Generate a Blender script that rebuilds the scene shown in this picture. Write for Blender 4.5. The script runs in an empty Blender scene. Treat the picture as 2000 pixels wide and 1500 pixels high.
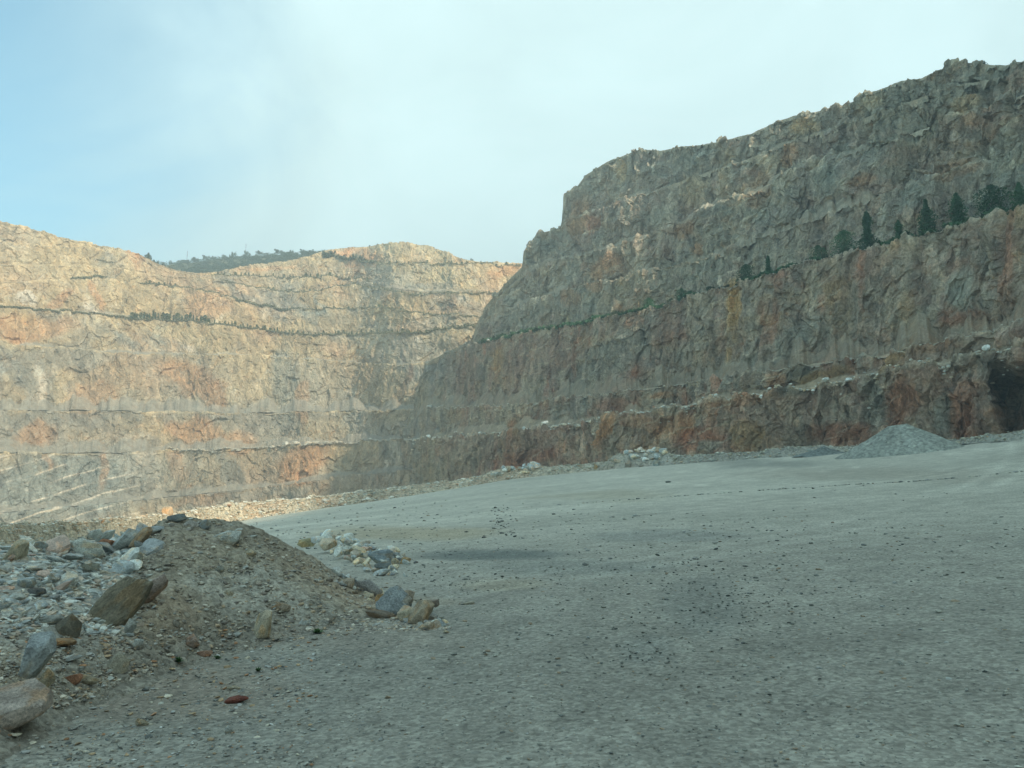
import bpy, math, random
import numpy as np
from mathutils import Vector, Matrix

SC = bpy.context.scene
COL = SC.collection
rnd = random.Random(7)
rng = np.random.default_rng(11)
rad = math.radians

# ------------------------------------------------------------------ camera
F = 1557.0                      # focal length in pixels of a 2000 px wide frame
HORIZON = 970.0                 # image row of the true horizon
CAMZ = 3.0
PITCH = math.atan((HORIZON - 750.0) / F)
cam_d = bpy.data.cameras.new('camera')
cam_d.lens = 36.0 * F / 2000.0
cam_d.sensor_width = 36.0
cam_d.clip_start = 0.1
cam_d.clip_end = 9000
cam = bpy.data.objects.new('camera', cam_d)
cam.location = (0, 0, CAMZ)
cam.rotation_euler = (rad(90) + PITCH, 0, 0)
COL.objects.link(cam)
SC.camera = cam

# ------------------------------------------------------------------ sky, sun, exposure
SUN_AZ, SUN_EL = rad(129.5), rad(36)      # clockwise from the view direction
world = bpy.data.worlds.new("World")
SC.world = world
world.use_nodes = True


class NT:
    """tiny helper to write node trees"""
    def __init__(self, tree):
        self.t = tree
        tree.nodes.clear()

    def n(self, typ, _in=None, **props):
        nd = self.t.nodes.new(typ)
        for k, v in props.items():
            setattr(nd, k, v)
        for k, v in (_in or {}).items():
            self.put(nd, k, v)
        return nd

    def put(self, nd, k, v):
        s = nd.inputs[k]
        if isinstance(v, bpy.types.NodeSocket):
            self.t.links.new(v, s)
        elif isinstance(v, bpy.types.Node):
            self.t.links.new(v.outputs[0], s)
        else:
            s.default_value = v

    def noise(self, vec, scale, detail=4, rough=.55, dist=0.0, out='Fac'):
        nd = self.n('ShaderNodeTexNoise', {'Vector': vec, 'Scale': scale, 'Detail': detail, 'Roughness': rough, 'Distortion': dist})
        return nd.outputs[out]

    def math(self, op, a, b=0.0, clamp=False):
        nd = self.n('ShaderNodeMath', {0: a, 1: b}, operation=op)
        nd.use_clamp = clamp
        return nd.outputs[0]

    def rng(self, v, a, b, c=0.0, d=1.0, smooth=True):
        nd = self.n('ShaderNodeMapRange', {'Value': v, 'From Min': a, 'From Max': b, 'To Min': c, 'To Max': d})
        nd.interpolation_type = 'SMOOTHSTEP' if smooth else 'LINEAR'
        return nd.outputs[0]

    def mix(self, fac, a, b, mode='MIX'):
        nd = self.n('ShaderNodeMix', data_type='RGBA', blend_type=mode)
        nd.clamp_factor = True
        self.put(nd, 0, fac)
        self.put(nd, 6, a)
        self.put(nd, 7, b)
        return nd.outputs[2]

    def scale(self, vec, s):
        nd = self.n('ShaderNodeMapping', {'Vector': vec, 'Scale': s})
        return nd.outputs[0]

    def mapping(self, vec, s, r):
        nd = self.n('ShaderNodeMapping', {'Vector': vec, 'Scale': s, 'Rotation': r})
        return nd.outputs[0]


def build_world():
    w = NT(world.node_tree)
    tc = w.n('ShaderNodeTexCoord').outputs['Generated']
    sky = w.n('ShaderNodeTexSky', sky_type='NISHITA')
    sky.sun_disc = False
    sky.sun_elevation = SUN_EL
    sky.sun_rotation = SUN_AZ
    sky.altitude = 200
    sky.air_density = 1.0
    sky.dust_density = 1.2
    sky.ozone_density = 1.5
    skyc = w.mix(1.0, sky.outputs[0], (SKY_GAIN[0], SKY_GAIN[1], SKY_GAIN[2], 1), 'MULTIPLY')
    # thin high cloud veil, torn open towards the upper left
    sep = w.n('ShaderNodeSeparateXYZ', {0: tc})
    x, y, z = sep.outputs
    st = w.scale(tc, (1.0, 1.0, 1.6))
    n1 = w.noise(st, 1.7, 5, .5, .6)
    n2 = w.noise(w.scale(tc, (1.5, 1.0, 2.2)), 1.9, 6, .55, .8)
    edge = w.math('ADD', w.math('MULTIPLY', x, 1.9), w.math('MULTIPLY', z, -.55))
    edge = w.math('ADD', edge, w.math('MULTIPLY', w.math('SUBTRACT', n1, .5), 1.0))
    edge = w.math('ADD', edge, w.math('MULTIPLY', w.math('SUBTRACT', n2, .5), .45))
    veil = w.rng(edge, -1.34, -.52, .16, 1.0)
    thick = w.rng(n2, .3, .7, .90, 1.04)
    cl = w.mix(1.0, (CLOUD[0], CLOUD[1], CLOUD[2], 1), thick, 'MULTIPLY')
    c = w.mix(veil, skyc, cl)
    bg = w.n('ShaderNodeBackground', {'Color': c, 'Strength': .1})
    out = w.n('ShaderNodeOutputWorld')
    w.t.links.new(bg.outputs[0], out.inputs[0])


SKY_GAIN = (1.55, 2.65, 2.35)
CLOUD = (8.3, 11.0, 11.2)
build_world()

sun_d = bpy.data.lights.new('sun', 'SUN')
sun_d.energy = 4.4
sun_d.angle = rad(2.0)
sun_d.color = (1.0, .885, .68)
sun = bpy.data.objects.new('sun', sun_d)
_s = Vector((math.sin(SUN_AZ) * math.cos(SUN_EL), math.cos(SUN_AZ) * math.cos(SUN_EL), math.sin(SUN_EL)))
sun.rotation_euler = _s.to_track_quat('Z', 'Y').to_euler()
sun.location = _s * 400
COL.objects.link(sun)

SC.view_settings.view_transform = 'Standard'
SC.view_settings.look = 'None'
SC.view_settings.exposure = 0.12
SC.view_settings.gamma = 1.0
SC.view_settings.use_curve_mapping = False
SC.render.engine = 'CYCLES'
SC.cycles.max_bounces = 6
SC.cycles.diffuse_bounces = 3
SC.cycles.volume_bounces = 0
SC.cycles.use_denoising = True
SC.cycles.denoising_prefilter = 'ACCURATE'


# ------------------------------------------------------------------ image <-> world
def pix(px, py):
    """pixel of the photograph -> azimuth (rad), tan(elevation)"""
    px = np.asarray(px, float); py = np.asarray(py, float)
    u = (px - 1000) / F; v = (750 - py) / F
    c, s = math.cos(PITCH), math.sin(PITCH)
    dx, dy, dz = u, c - v * s, s + v * c
    return np.arctan2(dx, dy), dz / np.hypot(dx, dy)


def unproj(P):
    """world points -> pixels"""
    x, y, z = P[..., 0], P[..., 1], P[..., 2] - CAMZ
    c, s = math.cos(PITCH), math.sin(PITCH)
    dep = y * c + z * s
    dep = np.where(dep < 1e-3, 1e-3, dep)
    up = -y * s + z * c
    return 1000 + F * x / dep, 750 - F * up / dep


def curve(pts, extra=()):
    """image polyline -> function h(phi); extra = (phi_deg, h) points outside the frame"""
    a = np.array(pts, float)
    ph, h = pix(a[:, 0], a[:, 1])
    if len(extra):
        e = np.array(extra, float)
        ph = np.concatenate([ph, np.radians(e[:, 0])]); h = np.concatenate([h, e[:, 1]])
    o = np.argsort(ph)
    return lambda q: np.interp(q, ph[o], h[o])


def along(pts, extra=()):
    """(px, value) points at the horizon row -> function value(phi)"""
    a = np.array(pts, float)
    ph = pix(a[:, 0], np.full(len(a), HORIZON))[0]
    v = a[:, 1]
    if len(extra):
        e = np.array(extra, float)
        ph = np.concatenate([ph, np.radians(e[:, 0])]); v = np.concatenate([v, e[:, 1]])
    o = np.argsort(ph)
    return lambda q: np.interp(q, ph[o], v[o])


# ------------------------------------------------------------------ noise (numpy)
def _hash(ix, iy, iz, seed):
    h = (ix.astype(np.int64) * 374761393 + iy.astype(np.int64) * 668265263 + iz.astype(np.int64) * 2147483647 + seed * 1274126177) & 0xffffffff
    h = ((h ^ (h >> 13)) * 1274126177) & 0xffffffff
    h = (h ^ (h >> 16)) & 0xffffffff
    h = (h * 2246822519) & 0xffffffff
    return (h ^ (h >> 15)) & 0xffffffff


def vnoise(P, seed=0):
    """smooth value noise in -1..1, P (...,3)"""
    i = np.floor(P).astype(np.int64)
    f = (P - i).astype(np.float32)
    f = f * f * f * (f * (f * 6 - 15) + 10)
    out = 0
    for dx in (0, 1):
        wx = f[..., 0] if dx else 1 - f[..., 0]
        for dy in (0, 1):
            wy = f[..., 1] if dy else 1 - f[..., 1]
            for dz in (0, 1):
                wz = f[..., 2] if dz else 1 - f[..., 2]
                out = out + wx * wy * wz * (_hash(i[..., 0] + dx, i[..., 1] + dy, i[..., 2] + dz, seed) / 2147483648.0 - 1)
    return out


def fbm(P, octaves=4, seed=0, gain=.5, ridged=False):
    a, s, t = 1.0, 0, 0
    P = np.array(P, dtype=np.float64)
    for k in range(octaves):
        v = vnoise(P + 17.3 * k, seed + k)
        if ridged:
            v = 1 - 2 * np.abs(v)
        s = s + a * v; t += a
        a *= gain
        P = P * 2.03
    return s / t


def facets(P, seed=0, tilt=.9):
    """Worley cells; each cell is a tilted plane: broken, faceted rock. Roughly -1..1"""
    i0 = np.floor(P).astype(np.int64)
    best = np.full(P.shape[:-1], 1e9)
    val = np.zeros(P.shape[:-1])
    for dx in (-1, 0, 1):
        for dy in (-1, 0, 1):
            for dz in (-1, 0, 1):
                ix, iy, iz = i0[..., 0] + dx, i0[..., 1] + dy, i0[..., 2] + dz
                h = _hash(ix, iy, iz, seed)
                a = (h & 1023) / 1023.0; b = ((h >> 10) & 1023) / 1023.0; c = ((h >> 20) & 1023) / 1023.0
                qx = P[..., 0] - ix - a; qy = P[..., 1] - iy - b; qz = P[..., 2] - iz - c
                d = qx * qx + qy * qy + qz * qz
                m = d < best
                best = np.where(m, d, best)
                h2 = _hash(ix, iy, iz, seed + 91)
                t1 = (h2 & 1023) / 511.5 - 1; t2 = ((h2 >> 10) & 1023) / 511.5 - 1; t3 = ((h2 >> 20) & 1023) / 511.5 - 1
                v = t1 * .6 + tilt * (t2 * qx + t1 * qy + t3 * qz * 1.2)
                val = np.where(m, v, val)
    return val


def sstep(x, a, b):
    t = np.clip((x - a) / (b - a), 0, 1)
    return t * t * (3 - 2 * t)


# ------------------------------------------------------------------ tagging and mesh helpers
def tag(o, label=None, cat=None, group=None, kind=None):
    if label: o['label'] = label
    if cat: o['category'] = cat
    if group: o['group'] = group
    if kind or cat: o['kind'] = kind or 'thing'
    return o


def mesh_np(name, V, faces, mat, smooth=True, colors=None, attrs=None):
    """faces: (n,3) or (n,4) int array"""
    me = bpy.data.meshes.new(name)
    V = np.asarray(V, np.float32).reshape(-1, 3); faces = np.asarray(faces, np.int32)
    k = faces.shape[1]
    me.vertices.add(len(V)); me.vertices.foreach_set('co', V.ravel())
    me.loops.add(faces.size); me.loops.foreach_set('vertex_index', faces.ravel())
    me.polygons.add(len(faces))
    me.polygons.foreach_set('loop_start', np.arange(0, faces.size, k, dtype=np.int32))
    me.polygons.foreach_set('use_smooth', np.full(len(faces), smooth))
    if colors is not None:
        a = me.color_attributes.new('rock_colour', 'FLOAT_COLOR', 'POINT')
        c = np.ones((len(V), 4), np.float32); c[:, :3] = colors.reshape(-1, 3)
        a.data.foreach_set('color', c.ravel())
    for an, av in (attrs or {}).items():
        a = me.attributes.new(an, 'FLOAT', 'POINT')
        a.data.foreach_set('value', np.asarray(av, np.float32).ravel())
    me.update(calc_edges=True)
    me.materials.append(mat)
    return me


def add(name, me, parent=None):
    o = bpy.data.objects.new(name, me)
    COL.objects.link(o)
    o.parent = parent
    return o


def grid_faces(nr, nc):
    i = np.arange(nr - 1)[:, None] * nc + np.arange(nc - 1)[None, :]
    return np.stack([i, i + 1, i + nc + 1, i + nc], -1).reshape(-1, 4)


# ------------------------------------------------------------------ materials
def new_mat(name):
    m = bpy.data.materials.new(name)
    m.use_nodes = True
    return m, NT(m.node_tree)


def finish(t, color, rough, bump_h=None, strength=.6, dist=.3):
    b = t.n('ShaderNodeBsdfPrincipled', {'Base Color': color, 'Roughness': rough, 'Specular IOR Level': .25})
    if bump_h is not None:
        bp = t.n('ShaderNodeBump', {'Height': bump_h, 'Strength': strength, 'Distance': dist})
        t.put(b, 'Normal', bp.outputs[0])
    o = t.n('ShaderNodeOutputMaterial')
    t.t.links.new(b.outputs[0], o.inputs[0])
    return b


def cliff_mat(name, unit, contrast=1.0):
    """rock face: vertex albedo broken up by procedural joints, streaks and flecks. unit = metres of the finest visible block"""
    m, t = new_mat(name)
    co = t.n('ShaderNodeTexCoord').outputs['Object']
    base = t.n('ShaderNodeAttribute', attribute_name='rock_colour').outputs['Color']
    face = t.n('ShaderNodeAttribute', attribute_name='face').outputs['Fac']
    warp = t.noise(co, .12 / unit, 3, .6, 0, 'Color')
    wv = t.n('ShaderNodeVectorMath', {0: warp, 1: (-.5, -.5, -.5)}, operation='ADD')
    wv = t.n('ShaderNodeVectorMath', {0: wv.outputs[0], 'Scale': 2.0 * unit}, operation='SCALE')
    cw = t.n('ShaderNodeVectorMath', {0: co, 1: wv.outputs[0]}, operation='ADD').outputs[0]
    blk = t.n('ShaderNodeTexVoronoi', {'Vector': t.mapping(cw, (1, 1, .55), (rad(20), rad(-24), 0)), 'Scale': .33 / unit}, feature='F1')
    crack = t.n('ShaderNodeTexVoronoi', {'Vector': t.mapping(cw, (1, 1, .5), (rad(8), rad(30), 0)), 'Scale': .16 / unit}, feature='DISTANCE_TO_EDGE')
    crk = t.rng(crack.outputs['Distance'], 0, .05, 1, 0)
    gate = t.rng(t.noise(co, .06 / unit, 3), .48, .62)
    crk = t.math('MULTIPLY', t.math('MULTIPLY', crk, gate), face)
    bcol = t.n('ShaderNodeSeparateColor', {0: blk.outputs['Color']})
    bv = t.rng(bcol.outputs[0], 0, 1, 1 - .22 * contrast, 1 + .24 * contrast, False)
    streak = t.noise(t.scale(cw, (1, 1, .10)), .30 / unit, 4, .6)
    sv = t.rng(streak, .3, .7, 1 - .16 * contrast, 1 + .16 * contrast)
    fine = t.noise(co, 1.1 / unit, 5, .72)
    fv = t.rng(fine, .28, .72, 1 - .30 * contrast, 1 + .34 * contrast)
    k = t.math('MULTIPLY', t.math('MULTIPLY', bv, sv), fv)
    k = t.math('ADD', 1.0, t.math('MULTIPLY', t.math('SUBTRACT', k, 1.0), t.rng(face, 0, .7, .45, 1)))
    flint = t.rng(t.noise(t.mapping(cw, (1, 1, .35), (0, rad(-30), 0)), 1.7 / unit, 3, .6), .60, .70, 0, .45)
    c = t.mix(1.0, base, k, 'MULTIPLY')
    hue = t.noise(cw, .22 / unit, 4, .6)
    c = t.mix(t.rng(hue, .55, .75, 0, .5), c, t.mix(1.0, c, (1.20, .93, .72, 1), 'MULTIPLY'))
    c = t.mix(t.rng(hue, .45, .25, 0, .5), c, t.mix(1.0, c, (.82, .98, 1.10, 1), 'MULTIPLY'))
    c = t.mix(t.math('MULTIPLY', flint, face), c, t.mix(.5, c, (.62, .62, .54, 1)))
    c = t.mix(t.math('MULTIPLY', crk, .28), c, (.06, .05, .045, 1))
    h = t.math('ADD', t.math('MULTIPLY', fine, .8 * unit), t.math('MULTIPLY', bcol.outputs[1], 1.3 * unit))
    h = t.math('ADD', h, t.math('MULTIPLY', crk, -.5 * unit))
    h = t.math('ADD', h, t.math('MULTIPLY', streak, 1.2 * unit))
    finish(t, c, .95, h, .8, 1.0)
    return m


MAT_FAR = cliff_mat('sunlit_quarry_rock', 1.1, .95)
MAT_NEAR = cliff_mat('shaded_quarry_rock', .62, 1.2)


def rock_mat():
    m, t = new_mat('boulder_rock')
    oi = t.n('ShaderNodeObjectInfo')
    co = t.n('ShaderNodeTexCoord').outputs['Object']
    off = t.n('ShaderNodeVectorMath', {0: co, 1: t.n('ShaderNodeCombineXYZ', {0: t.math('MULTIPLY', oi.outputs['Random'], 50), 1: t.math('MULTIPLY', oi.outputs['Random'], 91)}).outputs[0]}, operation='ADD').outputs[0]
    n1 = t.noise(off, 1.6, 5, .65)
    n2 = t.noise(off, 13, 8, .78)
    n3 = t.noise(t.scale(off, (1, 1, 3)), .9, 3, .5)
    c = oi.outputs['Color']
    c = t.mix(t.rng(n3, .5, .64, 0, .6), c, t.mix(1.0, c, (1.25, .92, .62, 1), 'MULTIPLY'))
    c = t.mix(1.0, c, t.rng(n1, .3, .7, .72, 1.28), 'MULTIPLY')
    c = t.mix(1.0, c, t.rng(n2, .33, .67, .60, 1.38), 'MULTIPLY')
    h = t.math('ADD', t.math('MULTIPLY', n1, .12), t.math('MULTIPLY', n2, .05))
    finish(t, c, .9, h, .8, 1.0)
    return m


MAT_ROCK = rock_mat()


def rubble_mat():
    """loose stones: colour stored per stone"""
    m, t = new_mat('loose_stone')
    co = t.n('ShaderNodeTexCoord').outputs['Object']
    base = t.n('ShaderNodeAttribute', attribute_name='rock_colour').outputs['Color']
    n = t.noise(co, 7, 4, .7)
    finish(t, t.mix(1.0, base, t.rng(n, .3, .7, .75, 1.25), 'MULTIPLY'), .92, n, .5, .05)
    return m


MAT_RUBBLE = rubble_mat()


def soil_mat(name, tile, strength=.7):
    """vertex albedo plus gravel flecks. tile = metres of the flecks"""
    m, t = new_mat(name)
    co = t.n('ShaderNodeTexCoord').outputs['Object']
    base = t.n('ShaderNodeAttribute', attribute_name='rock_colour').outputs['Color']
    v = t.n('ShaderNodeTexVoronoi', {'Vector': co, 'Scale': 1 / tile}, feature='F1')
    v2 = t.n('ShaderNodeTexVoronoi', {'Vector': co, 'Scale': .31 / tile, 'Randomness': 1.0}, feature='F1')
    vc = t.n('ShaderNodeSeparateColor', {0: v.outputs['Color']})
    vc2 = t.n('ShaderNodeSeparateColor', {0: v2.outputs['Color']})
    n = t.noise(co, .5 / tile, 6, .75)
    n2 = t.noise(co, .05 / tile, 5, .6)
    k = t.math('MULTIPLY', t.rng(vc.outputs[0], 0, 1, .74, 1.26, False), t.rng(n, .28, .72, .70, 1.30))
    k = t.math('MULTIPLY', k, t.rng(n2, .3, .7, .86, 1.14))
    c = t.mix(1.0, base, k, 'MULTIPLY')
    stone = t.math('MULTIPLY', t.rng(v2.outputs['Distance'], .30, .22), t.rng(vc2.outputs[0], .80, .84))
    c = t.mix(t.math('MULTIPLY', stone, .55), c, t.mix(vc2.outputs[1], (.16, .17, .16, 1), (.45, .43, .36, 1)))
    h = t.math('ADD', t.math('MULTIPLY', n, 1.0 * tile), t.math('MULTIPLY', v.outputs['Distance'], -.5 * tile))
    h = t.math('ADD', h, t.math('MULTIPLY', stone, .8 * tile))
    finish(t, c, .95, h, strength, 1.0)
    return m


MAT_YARD = soil_mat('yard_gravel', .06, .5)
MAT_SOIL = soil_mat('mound_soil', .09, .9)
MAT_BERM = soil_mat('berm_soil', .30, .9)


def leaf_mat(name, a, b):
    m, t = new_mat(name)
    co = t.n('ShaderNodeTexCoord').outputs['Object']
    oi = t.n('ShaderNodeObjectInfo')
    n = t.noise(co, 1.3, 4, .7)
    c = t.mix(t.rng(n, .35, .65), a + (1,), b + (1,))
    c = t.mix(1.0, c, t.rng(oi.outputs['Random'], 0, 1, .75, 1.3, False), 'MULTIPLY')
    finish(t, c, .8)
    return m


MAT_PINE = leaf_mat('pine_needles', (.05, .125, .065), (.09, .18, .085))
MAT_SCRUB = leaf_mat('dry_scrub', (.16, .16, .09), (.25, .22, .13))
MAT_YOUNG = leaf_mat('young_pine_needles', (.085, .12, .05), (.13, .16, .065))
MAT_WOOD = leaf_mat('wooded_hill_leaves', (.030, .055, .032), (.060, .085, .042))
MAT_WEED = leaf_mat('weed_leaves', (.045, .10, .035), (.08, .14, .05))
m_, t_ = new_mat('bark'); finish(t_, t_.mix(t_.noise(t_.n('ShaderNodeTexCoord').outputs['Object'], 3), (.07, .05, .035, 1), (.13, .10, .075, 1)), .9); MAT_BARK = m_
m_, t_ = new_mat('mast_steel'); finish(t_, t_.mix(t_.noise(t_.n('ShaderNodeTexCoord').outputs['Object'], 2), (.22, .24, .25, 1), (.32, .33, .33, 1)), .5); MAT_STEEL = m_

# rock palette, linear albedo
CREAM = np.array((.55, .475, .31)); TAN = np.array((.42, .35, .22)); ORANGE = np.array((.45, .275, .15))
PINK = np.array((.43, .325, .215)); GREY = np.array((.27, .275, .24)); BLUEG = np.array((.22, .26, .25))
WHITE = np.array((.62, .60, .52)); RUST = np.array((.27, .125, .075)); OCHRE = np.array((.38, .27, .12))
BROWN = np.array((.19, .145, .115)); MAUVE = np.array((.235, .185, .165)); DARKG = np.array((.10, .115, .10))
DUST = np.array((.32, .315, .265))


def blend(c, col, w):
    w = np.clip(w, 0, 1)[..., None]
    return c * (1 - w) + col * w


def paint(c, PX, PY, P, blobs, seed, warp=18):
    """rock patches: (px, py, rx, ry, slant, colour, strength)"""
    wx = fbm(P / 14, 4, seed) * warp; wy = fbm(P / 14 + 40, 4, seed + 5) * warp
    X = PX + wx; Y = PY + wy
    for (bx, by, rx, ry, sl, col, s) in blobs:
        dx = X - bx; dy = (Y - by) + sl * dx
        d = (dx / rx) ** 2 + (dy / ry) ** 2
        c = blend(c, col, s * (1 - sstep(d, .35, 1.5)))
    return c


# ------------------------------------------------------------------ benched quarry faces
def loft(phi, R0, z0, levels, top_back, px_row=1.25):
    """levels: list of (h(phi) crest line, bench width(phi) BEFORE the face, batter, talus).
    returns points (rows, cols, 3), face mask, talus mask, level id"""
    rows, fm, tm, lv = [], [], [], []
    R = R0.copy(); z = z0.copy()
    sn, cs = np.sin(phi), np.cos(phi)

    def put(r, zz, f, t, k):
        rows.append(np.stack([r * sn, r * cs, zz], -1)); fm.append(f * np.ones_like(r)); tm.append(t * np.ones_like(r)); lv.append(np.full_like(r, k))
    nt = np.stack([phi * 60, phi * 0, phi * 0], -1)
    for k, (hf, wf, batter, talus) in enumerate(levels):
        w = wf(phi) if callable(wf) else np.full_like(phi, wf)
        h = hf(phi)
        if k > 0:
            for q in (.25, .5, .75, 1.0):
                put(R + w * q, z + .02 * w * q, 0, .3, k)
        Rt = R + w
        dz = np.maximum((Rt * h + CAMZ - z) / (1 - batter * h), .02)
        n = int(np.clip(np.percentile(dz / Rt, 80) * F / px_row, 6, 330))
        tl = np.clip(talus * (1 + .9 * fbm(nt + 7 * k, 4, 50 + k)), .02, .6)
        for i in range(1, n + 1):
            v = i / n
            rf = Rt + batter * dz * v
            rt = Rt + batter * dz * tl - (tl - v) * dz / .72
            rt = np.maximum(rt, R + 1.0 if k else R - 6)
            on = v < tl
            r = np.where(on, np.minimum(rf, rt), rf)
            put(r, z + dz * v, 1.0, np.clip(sstep(tl - v, -.03, .05), 0, 1), k)
        R = Rt + batter * dz; z = z + dz
    for i, (b, dzz) in enumerate(top_back):
        put(R + b, z + dzz, 0, .3, len(levels))
    return np.stack(rows), np.stack(fm), np.stack(tm), np.stack(lv)


def normals(P):
    du = np.gradient(P, axis=1); dv = np.gradient(P, axis=0)
    n = np.cross(du, dv)
    n /= np.maximum(np.linalg.norm(n, axis=-1, keepdims=True), 1e-9)
    # smooth a little along v and u
    for ax in (0, 1):
        n = (np.roll(n, 1, ax) + 2 * n + np.roll(n, -1, ax)) / 4 if ax == 1 else np.concatenate([n[:1], (n[:-2] + 2 * n[1:-1] + n[2:]) / 4, n[-1:]])
    n /= np.maximum(np.linalg.norm(n, axis=-1, keepdims=True), 1e-9)
    flip = (n[..., 0] * P[..., 0] + n[..., 1] * P[..., 1] > 0) & (np.abs(n[..., 2]) < .8)
    n = np.where(flip[..., None], -n, n)
    n = np.where((n[..., 2] < -.5)[..., None], -n, n)
    return n


def rough(P, N, face, talus, unit, seed, amp=1.0, flute=1.0, dip_deg=-58):
    """displace a face along its normal: bulges, blast flutes, broken blocks"""
    hard = face * (1 - .82 * talus)
    Q = P + 3.0 * unit * np.stack([fbm(P / (9 * unit), 3, seed + 31), fbm(P / (9 * unit) + 9, 3, seed + 32), fbm(P / (9 * unit) + 19, 3, seed + 33)], -1)
    # bedding dips to the left: rotate the block lattice
    a = rad(28)
    B = np.stack([Q[..., 0] * math.cos(a) - Q[..., 2] * math.sin(a), Q[..., 1], Q[..., 0] * math.sin(a) + Q[..., 2] * math.cos(a)], -1)
    d = 2.6 * unit * fbm(P / (26 * unit), 4, seed)
    d = d + flute * 1.1 * unit * fbm(Q * np.array((1, 1, .14)) / (5.5 * unit), 4, seed + 3, .5, True)
    d = d + 1.5 * unit * facets(B * np.array((.8, .8, .5)) / (5.0 * unit), seed + 5)
    d = d + .8 * unit * facets(B * np.array((.9, .9, .7)) / (1.9 * unit), seed + 8)
    d = d + .5 * unit * fbm(P / (1.6 * unit), 3, seed + 12)
    al = math.cos(rad(dip_deg)); be = math.sin(rad(dip_deg))
    G = np.stack([(Q[..., 0] * al + Q[..., 2] * be) / (11 * unit), (-Q[..., 0] * be + Q[..., 2] * al) / (1.7 * unit), Q[..., 1] / (9 * unit)], -1)
    gr = fbm(G, 4, seed + 41, .55, True)
    d = d - .9 * unit * np.clip(gr - .05, 0, 1)
    soft = .8 * unit * fbm(P / (7 * unit), 4, seed + 20) + .3 * unit * fbm(P / (1.4 * unit), 3, seed + 22)
    d = amp * (d * hard + soft * (1 - hard) * .8)
    return P + N * d[..., None], fbm(G * np.array((1, 1.3, 1)) + 9, 4, seed + 51)


def base_rock(P, seed, pal, dip=.5):
    """large patchy geology from a palette [(colour, weight bias)]"""
    S = P * np.array((1, 1, 1.0))
    B = np.stack([S[..., 0], S[..., 1], S[..., 2] + dip * S[..., 0]], -1)
    acc = np.zeros(P.shape); tot = np.zeros(P.shape[:-1])
    for i, (col, bias, size) in enumerate(pal):
        n = fbm(B * np.array((1, 1, 1.5)) / size + 31 * i, 5, seed + 11 * i, .6)
        w = np.exp(9 * (n + bias))
        acc += w[..., None] * col; tot += w
    return acc / tot[..., None]


# ---- far, sunlit face
FAR_LINES = {
    'b1': [(-200, 1012), (0, 1003), (150, 990), (300, 975), (450, 960), (600, 942), (800, 915), (1150, 890)],
    'b2': [(-200, 885), (0, 885), (250, 885), (500, 877), (600, 870), (800, 857), (1150, 830)],
    'b3': [(-200, 800), (0, 801), (240, 802), (300, 806), (450, 806), (600, 804), (800, 800), (1150, 790)],
    'b4': [(-200, 665), (0, 672), (100, 677), (200, 687), (300, 692), (500, 692), (700, 709), (850, 712), (950, 702), (1150, 690)],
    'b5': [(-200, 598), (0, 603), (100, 607), (230, 617), (260, 621), (370, 628), (450, 637), (520, 646), (600, 653), (700, 653), (800, 649), (900, 642), (960, 634), (1150, 620)],
    'b6': [(-200, 556), (0, 552), (130, 547), (200, 542), (240, 549), (270, 554), (370, 563), (440, 575), (470, 590), (500, 598), (530, 603), (600, 605), (700, 602), (745, 600), (800, 611), (860, 615), (900, 618), (950, 619), (1150, 615)],
    'b7': [(-200, 515), (0, 518), (200, 520), (300, 538), (400, 544), (430, 547), (497, 561), (542, 569), (587, 571), (632, 566), (655, 560), (690, 557), (720, 559), (747, 565), (802, 574), (912, 573), (967, 570), (1150, 568)],
    'b8': [(-200, 460), (0, 471), (75, 479), (150, 483), (235, 492), (300, 523), (360, 534), (419, 537), (475, 539), (542, 543), (610, 541), (644, 539), (677, 541), (700, 546), (720, 552), (760, 562), (802, 568), (912, 568), (967, 566), (1150, 564)],
    'top': [(-200, 395), (0, 432), (60, 447), (130, 467), (180, 479), (235, 487), (275, 498), (310, 515), (345, 528), (385, 534), (430, 530), (460, 523), (500, 517), (560, 512), (600, 503), (650, 498), (680, 503), (700, 509), (740, 515), (800, 515), (900, 513), (1020, 517), (1150, 520)],
    'knoll': [(-200, 395), (0, 432), (60, 447), (130, 467), (180, 479), (235, 487), (275, 498), (310, 515), (345, 528), (385, 534), (430, 530), (460, 523), (500, 517), (560, 510), (600, 501), (640, 488), (670, 484), (720, 481), (740, 476), (780, 473), (830, 479), (870, 491), (900, 504), (930, 510), (1020, 515), (1150, 518)],
}
FL = {k: curve(v) for k, v in FAR_LINES.items()}
R_FAR = along([(-200, 395), (0, 415), (300, 430), (500, 425), (650, 405), (800, 372), (880, 362), (1150, 375)])
W_B3 = along([(-200, 7), (1150, 9)])
W_B5 = along([(-200, 4), (250, 6), (700, 14), (1150, 16)])
W_B6 = along([(-200, 1), (240, 1.5), (300, 6), (480, 16), (700, 12), (1150, 12)])
W_B7 = along([(-200, .4), (400, .6), (480, 9), (640, 6), (700, 5), (800, 14), (1150, 12)])
W_B8 = along([(-200, 3), (200, 2), (400, 3), (450, 12), (640, 14), (700, 10), (760, 3), (1150, 5)])
W_TOP = along([(-200, 1), (560, 1), (700, 18), (1150, 26)])


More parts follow.
